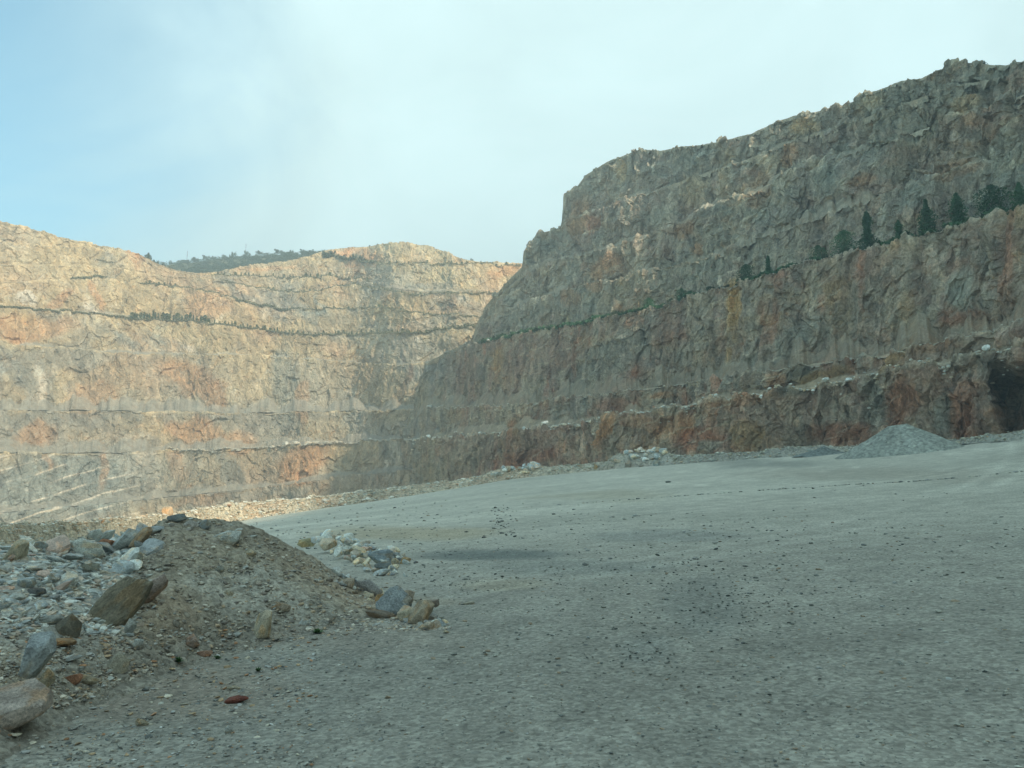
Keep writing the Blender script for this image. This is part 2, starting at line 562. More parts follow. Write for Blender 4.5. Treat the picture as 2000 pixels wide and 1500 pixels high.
def far_cliff():
    p0 = pix(-190, HORIZON)[0]; p1 = pix(1140, HORIZON)[0]
    phi = np.concatenate([np.linspace(rad(-78), p0, 120)[:-1], np.linspace(p0, p1, 1120)])
    R0 = R_FAR(phi) + 5 * np.sin(phi * 23) + 3 * np.sin(phi * 61 + 1)
    z0 = np.full_like(phi, -24.0)
    lv = [(FL['b1'], 0, .25, .25), (FL['b2'], 9, .30, .14), (FL['b3'], W_B3, .36, .24), (FL['b4'], 9, .34, .20),
          (FL['b5'], 7, .38, .10), (FL['b6'], W_B5, .42, .10), (FL['b7'], W_B6, .42, .12), (FL['b8'], W_B7, .42, .10),
          (FL['top'], W_B8, .45, .10), (FL['knoll'], W_TOP, .55, .08)]
    P, face, tal, lev = loft(phi, R0, z0, lv, [(1.5, .2), (5, -.3), (15, -2), (40, -8), (90, -22), (180, -50), (320, -110)])
    tail = 7
    N = normals(P)
    D, d = rough(P, N, face, tal, 1.2, 3, .48, .6)
    D[-tail:] = P[-tail:] + (D[-tail:] - P[-tail:]) * np.linspace(1, .6, tail)[:, None, None]
    PX, PY = unproj(P)
    pal = [(CREAM * .95, .05, 42), (TAN, .16, 36), (PINK, .06, 48), (GREY * 1.2, .02, 40), (BLUEG * 1.15, -.14, 30), (WHITE * .92, -.18, 16), (OCHRE * 1.1, -.20, 26)]
    c = base_rock(P, 40, pal)
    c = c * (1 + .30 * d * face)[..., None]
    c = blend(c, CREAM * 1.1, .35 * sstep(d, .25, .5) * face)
    # lower third of the pit is greyer
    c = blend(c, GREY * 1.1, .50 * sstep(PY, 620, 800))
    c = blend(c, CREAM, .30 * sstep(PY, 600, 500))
    blobs = [
        (55, 640, 110, 22, .05, ORANGE, .55), (30, 650, 40, 16, -.3, ORANGE * .9, .6), (250, 725, 95, 40, 0, PINK, .5), (365, 735, 62, 36, -.3, ORANGE, .62),
        (420, 775, 26, 40, 0, ORANGE * .9, .6), (180, 780, 60, 34, 0, ORANGE * 1.05, .42), (385, 660, 80, 20, -.35, CREAM, .55), (490, 740, 50, 40, 0, CREAM, .4),
        (75, 745, 12, 50, 0, WHITE, .6), (110, 705, 110, 30, .05, GREY * .95, .7), (120, 765, 24, 26, 0, CREAM, .6), (20, 770, 25, 40, 0, TAN, .5),
        (70, 852, 45, 26, .1, ORANGE, .6), (140, 815, 170, 16, 0, GREY * .95, .75), (520, 812, 130, 13, 0, GREY * .95, .6), (370, 845, 48, 30, 0, ORANGE * .95, .7), (315, 840, 24, 36, -.8, TAN * 1.1, .6),
        (470, 860, 34, 24, 0, ORANGE * 1.2, .55), (425, 850, 18, 22, 0, ORANGE, .5), (530, 840, 60, 30, 0, GREY, .55),
        (120, 955, 190, 72, .1, BLUEG * 1.12, .88), (345, 905, 26, 36, -.5, ORANGE * 1.15, .55), (300, 920, 70, 40, 0, GREY * 1.25, .5), (400, 965, 60, 14, 0, ORANGE * .95, .4),
        (200, 910, 10, 44, -1.2, ORANGE, .6), (88, 905, 8, 18, 0, ORANGE * 1.15, .5), (590, 905, 58, 34, .1, ORANGE * 1.15, .7), (690, 890, 50, 40, 0, TAN, .5),
        (445, 925, 26, 30, -1.4, BLUEG * .8, .6), (240, 965, 120, 10, .05, GREY, .7), (520, 965, 110, 14, .1, GREY * .95, .75),
        (560, 740, 26, 70, -.2, BLUEG * 1.1, .5), (640, 760, 70, 60, 0, GREY * 1.1, .5), (700, 730, 70, 40, 0, TAN * .9, .4), (592, 790, 10, 50, 0, ORANGE * .9, .5), (720, 670, 40, 22, .6, CREAM, .5),
        (790, 740, 7, 50, -.8, BROWN * 1.1, .75), (760, 780, 60, 50, 0, TAN * .8, .5), (850, 680, 60, 30, 0, GREY, .5), (560, 680, 60, 20, 0, TAN, .4),
        (266, 505, 12, 22, 0, ORANGE * 1.1, .6), (185, 575, 14, 26, -1.2, ORANGE * 1.1, .7), (110, 580, 24, 12, .4, ORANGE, .6), (55, 584, 16, 8, 0, WHITE, .9), (250, 470, 12, 10, 0, ORANGE, .2),
        (215, 515, 18, 30, -.3, GREY * 1.25, .5), (30, 550, 60, 30, 0, PINK * 1.05, .4), (410, 600, 50, 22, 0, ORANGE * 1.2, .45), (335, 530, 60, 12, 0, PINK, .45), (120, 520, 100, 30, 0, CREAM * 1.02, .5),
        (445, 553, 16, 14, -.8, GREY, .7), (465, 575, 40, 12, -.5, GREY * .95, .7), (520, 590, 60, 10, 0, GREY * 1.1, .4), (635, 582, 16, 8, -.8, BLUEG, .6), (530, 523, 60, 8, 0, ORANGE * 1.35, .4),
        (690, 512, 16, 24, -.6, ORANGE * 1.1, .75), (725, 500, 15, 18, 0, ORANGE, .9), (690, 490, 50, 8, 0, ORANGE * 1.3, .6), (800, 492, 80, 18, 0, CREAM, .75), (1000, 525, 40, 14, 0, ORANGE * 1.1, .7),
        (850, 535, 90, 18, 0, CREAM * .95, .6), (760, 555, 60, 18, .3, GREY * 1.3, .5), (875, 588, 10, 16, -.8, BROWN, .6), (830, 560, 120, 8, 0, GREY * 1.1, .5), (700, 620, 90, 20, 0, TAN, .4), (880, 630, 90, 18, 0, GREY * 1.05, .5),
    ]
    c = paint(c, PX, PY, P, blobs, 71, 26)
    # pale quartz seams dipping gently on the lowest left face
    reg = sstep(PX, 330, 200) * sstep(PY, 880, 895)
    g = (PY + .30 * PX + 12 * fbm(P / 30, 3, 5)) / 27.0
    seam = np.abs(g - np.round(g)) * 27
    sw = reg * (1 - sstep(seam, .8, 2.6)) * sstep(fbm(P / 9, 3, 15), -.35, .1)
    c = blend(c, WHITE * 1.1, .95 * sw)
    thin = np.abs(g * 3.1 - np.round(g * 3.1))
    c = blend(c, GREY * 1.5, .35 * reg * (1 - sstep(thin, .05, .2)))
    seam2 = np.abs(fbm(P / 22 + 3, 4, 87))
    c = blend(c, WHITE, .45 * (1 - sstep(seam2, .0, .02)) * (1 - reg))
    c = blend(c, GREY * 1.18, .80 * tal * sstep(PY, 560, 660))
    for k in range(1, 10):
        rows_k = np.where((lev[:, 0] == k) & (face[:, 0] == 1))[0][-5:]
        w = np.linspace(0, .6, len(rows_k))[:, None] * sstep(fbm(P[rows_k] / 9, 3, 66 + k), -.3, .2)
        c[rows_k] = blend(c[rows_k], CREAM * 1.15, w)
    c = blend(c, GREY * 1.1, .7 * (1 - face))
    c = c * np.array((1.12, 1.0, .92))
    c = blend(c, BLUEG * 1.2, .12 * sstep(PX, 360, 200) * sstep(PY, 885, 900))
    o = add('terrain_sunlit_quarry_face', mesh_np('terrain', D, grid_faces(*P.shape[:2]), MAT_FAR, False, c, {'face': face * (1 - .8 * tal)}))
    tag(o, 'sunlit cream and orange quarry face with terraced benches', 'quarry face', kind='structure')
    return phi, D, lev, face


FAR_PHI, FAR_D, FAR_LEV, FAR_FACE = far_cliff()

# ---- near, shaded wall on the right
NEAR_LINES = {
    'c1': ([(480, 878), (530, 874), (600, 869), (700, 864), (800, 858), (850, 856), (1000, 843), (1100, 829), (1200, 814), (1300, 797), (1400, 783), (1500, 766), (1600, 750), (1700, 731), (1800, 714), (1900, 694), (2000, 671)], 28),
    'c2': ([(480, 877), (780, 857), (810, 822), (830, 798), (900, 794), (1000, 790), (1100, 778), (1180, 768), (1260, 757), (1400, 738), (1500, 722), (1600, 706), (1700, 693), (1800, 675), (1900, 655), (2000, 636)], 34),
    'c3': ([(480, 876), (780, 856), (808, 818), (822, 745), (832, 715), (870, 695), (930, 670), (960, 663), (1050, 646), (1150, 626), (1220, 610), (1300, 592), (1400, 562), (1450, 547), (1530, 524), (1600, 505), (1680, 487), (1760, 468), (1850, 443), (1920, 425), (2000, 404)], 59),
    'c4': ([(480, 875), (780, 855), (806, 816), (822, 742), (832, 712), (870, 692), (925, 667), (935, 640), (955, 618), (1000, 600), (1110, 562), (1220, 538), (1385, 500), (1500, 455), (1615, 415), (1780, 362), (1862, 332), (2000, 285)], 78),
    'c5': ([(480, 874), (780, 854), (806, 815), (822, 741), (832, 711), (870, 691), (923, 666), (933, 638), (950, 606), (965, 590), (1000, 558), (1035, 530), (1077, 514), (1132, 497), (1192, 481), (1275, 458), (1330, 437), (1412, 398), (1470, 372), (1550, 332), (1604, 316), (1700, 283), (1800, 248), (1900, 214), (2000, 180)], 96),
    'c6': ([(480, 873), (780, 853), (806, 814), (822, 740), (832, 710), (870, 690), (922, 665), (931, 636), (948, 604), (962, 586), (995, 550), (1022, 522), (1024, 490), (1040, 475), (1058, 456), (1096, 446), (1103, 436), (1165, 410), (1220, 386), (1270, 374), (1350, 345), (1450, 312), (1550, 272), (1700, 225), (1850, 170), (2000, 140)], 106),
    'c7': ([(480, 872), (780, 852), (806, 813), (822, 739), (832, 709), (870, 689), (921, 664), (930, 635), (946, 602), (960, 584), (993, 547), (1020, 519), (1023, 490), (1040, 473), (1058, 454), (1097, 444), (1101, 378), (1128, 362), (1145, 341), (1187, 314), (1250, 290), (1290, 293), (1340, 284), (1400, 277), (1465, 260), (1500, 243), (1550, 224), (1600, 215), (1660, 200), (1700, 180), (1760, 156), (1800, 150), (1850, 128), (1885, 121), (1920, 124), (1960, 126), (2000, 117)], 118),
}
R_NEAR = along([(480, 440), (760, 400), (790, 382), (812, 366), (850, 335), (1000, 262), (1200, 207), (1500, 168), (1780, 145), (2000, 128)],
               [(45, 108), (60, 98), (90, 98), (120, 112), (145, 145), (165, 200)])  # off-frame stretch pulled in close to shade the yard


def near_curve(key):
    pts, zt = NEAR_LINES[key]
    # unseen wall outside the frame, benches raised and drawn close to shade the yard
    ph0, h0 = pix(*pts[-1])
    i = list(NEAR_LINES).index(key)
    ex = []
    for ph in (38, 45, 52, 60, 75, 90, 105, 120, 135, 150, 165):
        r = float(R_NEAR(rad(ph))) + 7 + 6 * i
        hz = (zt * (1 + .42 * min(max((ph - 40) / 30, 0), 1)) - CAMZ) / r
        ex.append((ph, hz))
    return curve(pts, ex)


NL = {k: near_curve(k) for k in NEAR_LINES}


def wnear(vals):
    return along(vals, [(50, min(3, vals[-1][1])), (165, 3)])


NW = [0, wnear([(480, 5), (800, 7), (1000, 12), (2000, 9)]), wnear([(480, .3), (800, .5), (860, 14), (1100, 13), (2000, 10)]),
      wnear([(480, .3), (900, .5), (950, 18), (1100, 16), (2000, 11)]), wnear([(480, .3), (980, .5), (1060, 15), (2000, 10)]),
      wnear([(480, .3), (1050, .6), (1140, 10), (1300, 9), (2000, 5)]), wnear([(480, .3), (1080, .5), (1170, 7), (1300, 4), (2000, 1.5)])]
G_Z0 = along([(-600, -3), (480, -24), (800, -22), (1000, -10), (1200, -2), (1500, 3), (2000, 4)], [(60, -3), (165, -6)])


def near_cliff():
    p0 = pix(776, HORIZON)[0]; p1 = pix(2080, HORIZON)[0]
    phi = np.concatenate([np.linspace(p0, p1, 1350), np.linspace(p1, rad(164), 260)[1:]])
    R0 = R_NEAR(phi) + 2.0 * np.sin(phi * 37) * sstep(phi, -.1, .1)
    z0 = G_Z0(phi)
    keys = list(NEAR_LINES)
    bat = [.16, .22, .20, .24, .24, .20, .16]
    tal_ = [.04, .34, .22, .14, .26, .22, .12]
    lv = [(NL[k], NW[i], bat[i], tal_[i]) for i, k in enumerate(keys)]
    P, face, tal, lev = loft(phi, R0, z0, lv, [(.8, .1), (3, 0), (8, -.5), (25, 2), (60, 10), (120, 24), (200, 20), (300, -30)], 1.35)  # unseen rise behind the rim, added to block sun from the upper wall
    for i, dz in enumerate([0, 0, -.5, -6, -20, -46, -70, -20]):
        P[len(P) - 8 + i, :, 2] += dz * (1 - sstep(phi, rad(3), rad(9)))
    PX, PY = unproj(P)
    inf = (P[..., 1] > 20)
    # the dark adit at the right edge of the frame: a real recess in the lowest face
    ax = sstep(PX - .22 * np.maximum(PY - 770, 0) + 22 * fbm(P / 5, 4, 9), 1926, 1952) * sstep(PX, 2078, 2050)
    ay = sstep(PY + 16 * fbm(P / 5, 4, 19), 700, 730) * inf
    rec = ax * ay * (lev < .5)
    sn = P[..., 0] / np.hypot(P[..., 0], P[..., 1]); cs = P[..., 1] / np.hypot(P[..., 0], P[..., 1])
    N = normals(P)
    ampl = np.where((lev > .5) & (lev < 3.5), .58, .74)
    D, d = rough(P, N, face, tal, .85, 23, ampl, 1.5, 42)
    # coarse broken ledges for the skyline walls
    D = D + N * (.9 * facets(P / 8.0, 77) * face * (1 - tal) * (lev > 3))[..., None]
    cl = np.clip(fbm(P * np.array((1, 1, .11)) / 8.5, 4, 88, .5, True) - .1, 0, 1) * face * (1 - tal)
    D = D - N * (2.6 * cl * (lev > 4) + 1.2 * cl * (lev <= 4))[..., None]
    D[..., 0] += rec * 11 * sn; D[..., 1] += rec * 11 * cs
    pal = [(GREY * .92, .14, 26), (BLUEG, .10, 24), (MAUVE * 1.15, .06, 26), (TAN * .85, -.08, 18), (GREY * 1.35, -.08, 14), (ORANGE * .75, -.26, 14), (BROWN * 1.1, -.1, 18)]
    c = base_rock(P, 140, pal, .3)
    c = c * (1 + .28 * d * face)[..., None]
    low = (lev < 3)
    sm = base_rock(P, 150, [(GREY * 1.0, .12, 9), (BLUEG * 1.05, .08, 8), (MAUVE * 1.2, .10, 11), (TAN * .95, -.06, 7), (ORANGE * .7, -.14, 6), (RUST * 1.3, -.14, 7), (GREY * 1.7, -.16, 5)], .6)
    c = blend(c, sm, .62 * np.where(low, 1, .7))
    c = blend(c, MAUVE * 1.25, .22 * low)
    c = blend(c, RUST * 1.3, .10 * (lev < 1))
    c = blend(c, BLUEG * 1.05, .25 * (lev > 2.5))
    # vertical iron stains
    st = fbm(P * np.array((1, 1, .09)) / 4.2, 4, 61)
    c = blend(c, RUST * 1.45, .40 * sstep(st, .12, .42) * low * face)
    c = blend(c, GREY * 1.45, .5 * sstep(-st, .14, .42) * face)
    blobs = [
        (1432, 595, 16, 48, 0, OCHRE * 1.1, .8), (1425, 690, 10, 20, 0, OCHRE, .6), (975, 700, 16, 24, 0, OCHRE * .95, .6), (1240, 640, 60, 24, -.3, BROWN * 1.1, .5),
        (1060, 700, 80, 40, 0, MAUVE * .95, .5), (1190, 700, 90, 40, .7, BLUEG * 1.05, .6), (1320, 700, 90, 30, .7, GREY, .6), (1520, 680, 80, 30, .6, BLUEG, .6),
        (890, 730, 40, 36, 0, BROWN * 1.1, .5), (1160, 560, 20, 10, 0, ORANGE * .8, .5), (1880, 560, 32, 44, .3, BLUEG * 1.4, .65), (1900, 620, 40, 18, 0, RUST * 1.1, .5),
        (1590, 570, 8, 60, 0, GREY * 1.5, .5), (1745, 600, 10, 60, 0, GREY * 1.5, .5), (1640, 600, 30, 60, 0, OCHRE * .75, .3), (1780, 620, 16, 60, 0, OCHRE * .7, .4),
        (1180, 842, 22, 26, 1.1, ORANGE * .85, .85), (1130, 870, 14, 30, 0, WHITE * .8, .6), (1240, 820, 30, 14, 0, ORANGE, .35), (1310, 830, 44, 24, 0, ORANGE * .9, .55), (1370, 860, 60, 24, 0, RUST * 1.3, .6),
        (1390, 872, 26, 12, .3, BLUEG * 1.2, .7), (1460, 850, 30, 30, 0, OCHRE * .8, .5), (1030, 895, 60, 20, .2, RUST * 1.1, .6), (900, 900, 80, 34, .6, GREY * 1.0, .6), (1000, 870, 60, 30, 0, BROWN, .4),
        (1450, 780, 60, 16, .2, ORANGE * .75, .5), (1290, 765, 24, 7, .1, ORANGE * .8, .7), (1200, 790, 40, 16, 0, RUST, .5), (1120, 800, 60, 20, .5, BLUEG * 1.15, .55), (960, 815, 60, 22, .2, GREY * 1.1, .6), (870, 810, 40, 16, 0, TAN * .8, .5),
        (1555, 740, 40, 30, .2, DARKG * 1.1, .7), (1600, 735, 60, 16, .2, OCHRE * .8, .6), (1510, 745, 16, 20, 0, ORANGE * .9, .6), (1740, 715, 40, 12, 1.0, OCHRE * .8, .6), (1820, 680, 50, 14, .2, ORANGE * .6, .4),
        (1640, 775, 20, 36, 0, BROWN, .5), (1760, 790, 36, 50, .2, RUST * 1.0, .65), (1700, 800, 26, 70, .4, BLUEG * .9, .65), (1840, 800, 24, 44, .4, BLUEG * .85, .6), (1880, 800, 30, 60, .3, RUST * .8, .6), (1650, 850, 70, 26, 0, RUST * .95, .7),
        (1550, 860, 60, 30, 0, BROWN * .9, .5), (1130, 425, 22, 40, .5, ORANGE * .75, .6), (1155, 440, 12, 20, .6, RUST * 1.3, .6), (1185, 520, 34, 22, .4, ORANGE * .85, .55), (1160, 425, 14, 30, 0, BROWN, .3), (1360, 490, 12, 16, 0, ORANGE * .8, .6),
        (1335, 445, 24, 14, .4, ORANGE * .7, .5), (1210, 330, 10, 22, 0, TAN * 1.1, .6), (1350, 370, 30, 40, 0, TAN * .8, .45), (1420, 340, 14, 60, 0, TAN * .8, .4), (1480, 370, 26, 30, .5, ORANGE * .7, .45), (1540, 300, 18, 24, .6, ORANGE * .8, .6),
        (1570, 240, 26, 16, 0, OCHRE * 1.0, .5), (1690, 355, 24, 14, .4, ORANGE * .75, .6), (1620, 345, 30, 30, 0, BLUEG * 1.2, .5), (1800, 300, 60, 30, .2, BROWN * 1.3, .35), (1880, 210, 30, 20, .4, TAN * .95, .5), (1900, 235, 20, 14, 0, ORANGE * .8, .4),
        (1870, 335, 50, 12, .3, ORANGE * .7, .45), (1780, 380, 30, 30, 0, BLUEG * 1.3, .5), (1530, 430, 70, 24, .3, BLUEG * 1.05, .4), (1110, 580, 20, 20, 0, ORANGE * .6, .5), (1960, 300, 50, 40, .3, GREY * 1.1, .4),
    ]
    c2 = paint(c, PX, PY, P, blobs, 171, 12)
    c = np.where(inf[..., None], c2, c)
    # dipping pale joints on the tall lower face
    g = (PY + .55 * PX + 20 * fbm(P / 20, 3, 205)) / 34.0
    se = np.abs(g - np.round(g)) * 34
    gate = sstep(fbm(P / 26, 3, 215), -.05, .25)
    c = blend(c, GREY * 1.7, .5 * gate * (1 - sstep(se, .6, 3)) * face * inf)
    c = blend(c, DUST * np.where(lev == 1, 1.2, np.where(lev > 2.5, 1.0, .95))[..., None], .60 * tal)
    c = blend(c, DUST * np.where(lev > 2.5, 1.2, 1.4)[..., None], .8 * (1 - face))
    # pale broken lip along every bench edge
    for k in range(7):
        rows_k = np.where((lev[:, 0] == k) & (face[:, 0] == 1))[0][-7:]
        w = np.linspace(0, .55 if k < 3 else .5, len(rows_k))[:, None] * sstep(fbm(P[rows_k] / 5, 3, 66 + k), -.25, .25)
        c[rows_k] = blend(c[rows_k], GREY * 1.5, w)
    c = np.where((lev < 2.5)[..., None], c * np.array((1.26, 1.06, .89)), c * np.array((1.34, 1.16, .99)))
    pn = PX + 40 * fbm(P / 12, 3, 91)
    c = blend(c, base_rock(P, 40, [(TAN * .85, .1, 36), (GREY * 1.15, .1, 30), (PINK * .9, 0, 40), (BLUEG, -.1, 24)]), .8 * (1 - sstep(pn, 810, 930)) * inf * (lev < 2.5))
    c = blend(c, BROWN, .35 * rec)  # shade inside the recess partly put into its darker colour
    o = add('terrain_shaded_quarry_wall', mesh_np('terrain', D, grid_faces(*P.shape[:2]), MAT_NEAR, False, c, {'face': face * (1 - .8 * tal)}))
    tag(o, 'shaded grey and rust quarry wall climbing in benches', 'quarry face', kind='structure')
    return phi, D, lev, face


NEAR_PHI, NEAR_D, NEAR_LEV, NEAR_FACE = near_cliff()


def bench_pts(phi, D, lev, face, k):
    """displaced crest row k (outer lip) and the middle and back of the bench above it"""
    b = np.where((lev[:, 0] == k + 1) & (face[:, 0] == 0))[0]
    return D[b[0] - 1], D[b[1]], D[b[2]]


def at_px(row, px):
    """point of a row of the mesh seen at image column px"""
    X, _ = unproj(row)
    ok = row[:, 1] > 5
    i = np.argmin(np.where(ok, np.abs(X - px), 1e9))
    return row[i].copy()


# ------------------------------------------------------------------ ground of the yard
EDGE = curve([(-200, 1078), (0, 1062), (200, 1052), (330, 1040), (500, 1012), (700, 983), (800, 968), (1000, 936), (1200, 915), (1500, 893), (1700, 880), (1870, 868), (2000, 858)],
             [(-60, -.08), (-100, -.05), (45, .075), (60, .06), (100, .03), (180, -.02), (-180, -.02)])
R_EDGE = along([(-200, 52), (0, 66), (200, 90), (330, 118), (500, 150), (700, 160), (1000, 164), (1200, 160), (1500, 145), (1780, 132), (2000, 118)],
               [(45, 104), (60, 98), (90, 104), (120, 135), (180, 220), (-60, 60), (-100, 90), (-180, 220)])


def ground_z(x, y, fine=False):
    x = np.asarray(x, float); y = np.asarray(y, float)
    r = np.hypot(x, y); ph = np.arctan2(x, y)
    rE = R_EDGE(ph); zE = CAMZ + rE * EDGE(ph)
    t = r / rE
    z = zE * np.clip(t, 0, 1) ** 1.35
    beyond = np.maximum(r - rE - 4, 0)
    pit = np.clip(G_Z0(ph) + 2, -22, 0)
    z = np.where(r > rE, zE + np.maximum(-beyond * .8, np.minimum(pit - zE, 0)), z)
    # shallow wheel ruts and swells
    P = np.stack([x, y, 0 * x], -1)
    z = z + .10 * fbm(P / 9, 3, 301) * sstep(r, 4, 20) + .02 * fbm(P / 1.1, 3, 305)
    return z


def yard():
    # rings spaced so that each covers about 1.5 image rows
    rr = [0.6]
    while rr[-1] < 560:
        rr.append(rr[-1] + min(max(rr[-1] ** 2 / 3 / F * 1.7, .04), 6 if rr[-1] < 260 else 20))
    rr = np.array(rr)
    ph = np.concatenate([np.linspace(-math.pi, rad(-40), 140)[:-1], np.linspace(rad(-40), rad(40), 700)[:-1], np.linspace(rad(40), math.pi, 140)])
    Rg, Pg = np.meshgrid(rr, ph, indexing='ij')
    x = Rg * np.sin(Pg); y = Rg * np.cos(Pg)
    P = np.stack([x, y, ground_z(x, y)], -1)
    Q = np.stack([x, y, 0 * x], -1)
    P[..., 2] += .018 * fbm(Q / .35, 3, 311) * (Rg < 70)
    PX, PY = unproj(P)
    n = fbm(Q * np.array((.35, 1, 1)) / 7, 5, 321)
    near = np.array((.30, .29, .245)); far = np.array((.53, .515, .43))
    c = near + (far - near) * sstep(np.minimum(Rg, 200), 14, 75)[..., None]  # haze and glass vignetting put into the colour: darker near, paler far
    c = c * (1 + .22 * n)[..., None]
    W = fbm(Q * np.array((.3, 1, 1)) / 9, 4, 331) * 12
    W2 = fbm(Q / 6, 4, 337) * 40
    inf = y > 4
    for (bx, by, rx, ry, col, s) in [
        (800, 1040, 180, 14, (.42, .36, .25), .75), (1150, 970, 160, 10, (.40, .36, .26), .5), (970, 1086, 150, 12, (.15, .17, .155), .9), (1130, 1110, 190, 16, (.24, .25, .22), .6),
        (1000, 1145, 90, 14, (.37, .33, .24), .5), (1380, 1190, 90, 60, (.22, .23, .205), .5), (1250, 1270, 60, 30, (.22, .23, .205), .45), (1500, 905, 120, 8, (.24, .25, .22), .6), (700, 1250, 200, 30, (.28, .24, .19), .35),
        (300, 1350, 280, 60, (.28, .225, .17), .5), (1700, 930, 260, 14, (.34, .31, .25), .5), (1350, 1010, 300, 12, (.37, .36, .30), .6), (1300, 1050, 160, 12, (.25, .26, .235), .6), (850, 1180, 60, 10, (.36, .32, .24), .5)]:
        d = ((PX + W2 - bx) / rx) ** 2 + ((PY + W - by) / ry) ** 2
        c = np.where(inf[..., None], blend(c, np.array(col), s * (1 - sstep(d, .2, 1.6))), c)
    # wheel tracks of haul trucks: compacted paler lanes with a shallow rut
    for (x0, y0, k, q, gauge) in [(-30, 62, .20, .0022, 2.4), (-20, 84, .16, .0014, 2.6), (-12, 40, .34, .004, 2.2), (-60, 110, .06, .0008, 2.6), (4, 27, .62, .010, 2.2), (-50, 74, -.10, .003, 2.4)]:
        dx = x - x0
        yl = y0 + k * dx + q * dx * dx + 1.5 * np.sin(dx / 23)
        dl = (y - yl) / np.sqrt(1 + (k + 2 * q * dx) ** 2)
        for s_ in (-gauge / 2, gauge / 2):
            w = np.exp(-((dl + s_) / .42) ** 2) * sstep(fbm(Q / 11, 3, 341 + int(y0)), -.45, .15)
            P[..., 2] -= .035 * w
            c = blend(c, c * 1.16 + .012, .85 * w)
        w = np.exp(-(dl / .5) ** 2)
        c = blend(c, c * .88, .5 * w)
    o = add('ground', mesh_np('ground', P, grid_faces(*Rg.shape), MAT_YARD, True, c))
    tag(o, 'grey gravel quarry yard with dusty ochre streaks', 'ground', kind='structure')


yard()

# ------------------------------------------------------------------ the foreground mound and rock heap
M_BASE = along([(-200, 8.5), (0, 10.6), (150, 12.6), (300, 14.8), (450, 16.8), (600, 18.0), (760, 19.6), (860, 21.0)], [(-60, 8.0)])
M_TOPLINE = curve([(-200, 1098), (0, 1082), (60, 1072), (150, 1064), (240, 1056), (290, 1032), (320, 1012), (345, 1006), (380, 1010), (430, 1013), (470, 1020), (520, 1042), (600, 1082), (650, 1112), (700, 1142), (760, 1178), (800, 1196), (845, 1214), (900, 1226)], [(-60, -.12)])
M_CREST = along([(-200, 17.5), (0, 18.5), (200, 20.5), (330, 21.5), (450, 22.0), (600, 22.3), (760, 22.2), (860, 22.0)], [(-60, 15)])


def mound_z(x, y):
    x = np.asarray(x, float); y = np.asarray(y, float)
    r = np.hypot(x, y); ph = np.arctan2(x, y)
    rb, rc = M_BASE(ph), M_CREST(ph)
    zc = CAMZ + rc * M_TOPLINE(ph)
    fade = sstep(ph, pix(905, HORIZON)[0], pix(850, HORIZON)[0]) * sstep(np.degrees(ph), -62, -50)
    g = ground_z(x, y)
    t = (r - rb) / np.maximum(rc - rb, .5)
    prof = np.clip(t, -.2, 1)
    prof = np.where(prof > 0, prof * (1.12 - .12 * prof) * (.35 + .65 * sstep(prof, -.05, .30)), prof)
    z = g + (zc - g) * prof
    z = np.where(r > rc, zc - (r - rc) * .68, z)
    z = z * fade + (g - .6) * (1 - fade)
    P = np.stack([x, y, z], -1)
    z = z + .16 * fbm(P / 1.3, 4, 401) * fade * np.clip(t * 3, 0, 1) * np.where(r > rc - .3, .5, 1)
    return np.where((r < rb - 1) | (ph > pix(905, HORIZON)[0]) | (ph < rad(-62)), -9.0, z)


def mound():
    ph = np.linspace(rad(-60), pix(900, HORIZON)[0], 620)
    t = np.concatenate([np.linspace(-.06, 1, 230), 1 + np.linspace(0, 1.0, 60)[1:]])
    Tg, Pg = np.meshgrid(t, ph, indexing='ij')
    rb, rc = M_BASE(Pg), M_CREST(Pg)
    r = np.where(Tg <= 1, rb + (rc - rb) * Tg, rc + (Tg - 1) * 7)
    x = r * np.sin(Pg); y = r * np.cos(Pg)
    P = np.stack([x, y, mound_z(x, y)], -1)
    P[..., 2] = np.where(P[..., 2] < -8, ground_z(x, y) - .7, P[..., 2])
    P[..., 2] += .045 * facets(P / .28, 411) + .02 * fbm(P / .12, 2, 415)
    PX, PY = unproj(P)
    soil = np.array((.37, .33, .255))
    n = fbm(P / 1.6, 5, 421)
    c = soil * (1 + .35 * n)[..., None]
    c = blend(c, np.array((.38, .30, .21)), .6 * sstep(fbm(P / 2.6, 4, 431), .05, .4))
    c = blend(c, np.array((.42, .41, .35)), .7 * sstep(-fbm(P / 2.6, 4, 431), .02, .4))
    c = blend(c, np.array((.44, .45, .41)), .75 * sstep(PX + 40 * n, 290, 200) * sstep(PY, 1290, 1200))
    yc = np.array((.31, .29, .24)) * (1 + .2 * n)[..., None]
    c = blend(c, yc, 1 - sstep(Tg + .12 * n, .02, .28))
    o = add('soil_mound', mesh_np('soil_mound', P, grid_faces(*Tg.shape), MAT_SOIL, True, c))
    tag(o, 'brown mound of soil and crushed stone at the roadside, rock heap on its left flank', 'mound')


mound()


def surf(x, y):
    return np.maximum(ground_z(x, y), mound_z(x, y))


_RS = np.concatenate([np.arange(4, 60, .06), np.arange(60, 175, .4)])
_PH = np.linspace(rad(-34), rad(34), 560)
_G = surf(_RS[None, :] * np.sin(_PH)[:, None], _RS[None, :] * np.cos(_PH)[:, None])


def hit(px, py):
    """first point of the ground or mound under a pixel"""
    ph, h = pix(px, py)
    rs = _RS
    x = rs * math.sin(ph); y = rs * math.cos(ph)
    g = _G[int(np.clip(np.searchsorted(_PH, ph), 0, len(_PH) - 1))]
    below = np.where(CAMZ + rs * h <= g)[0]
    i = below[0] if len(below) else len(rs) - 1
    return Vector((float(x[i]), float(y[i]), float(g[i]))), float(rs[i])


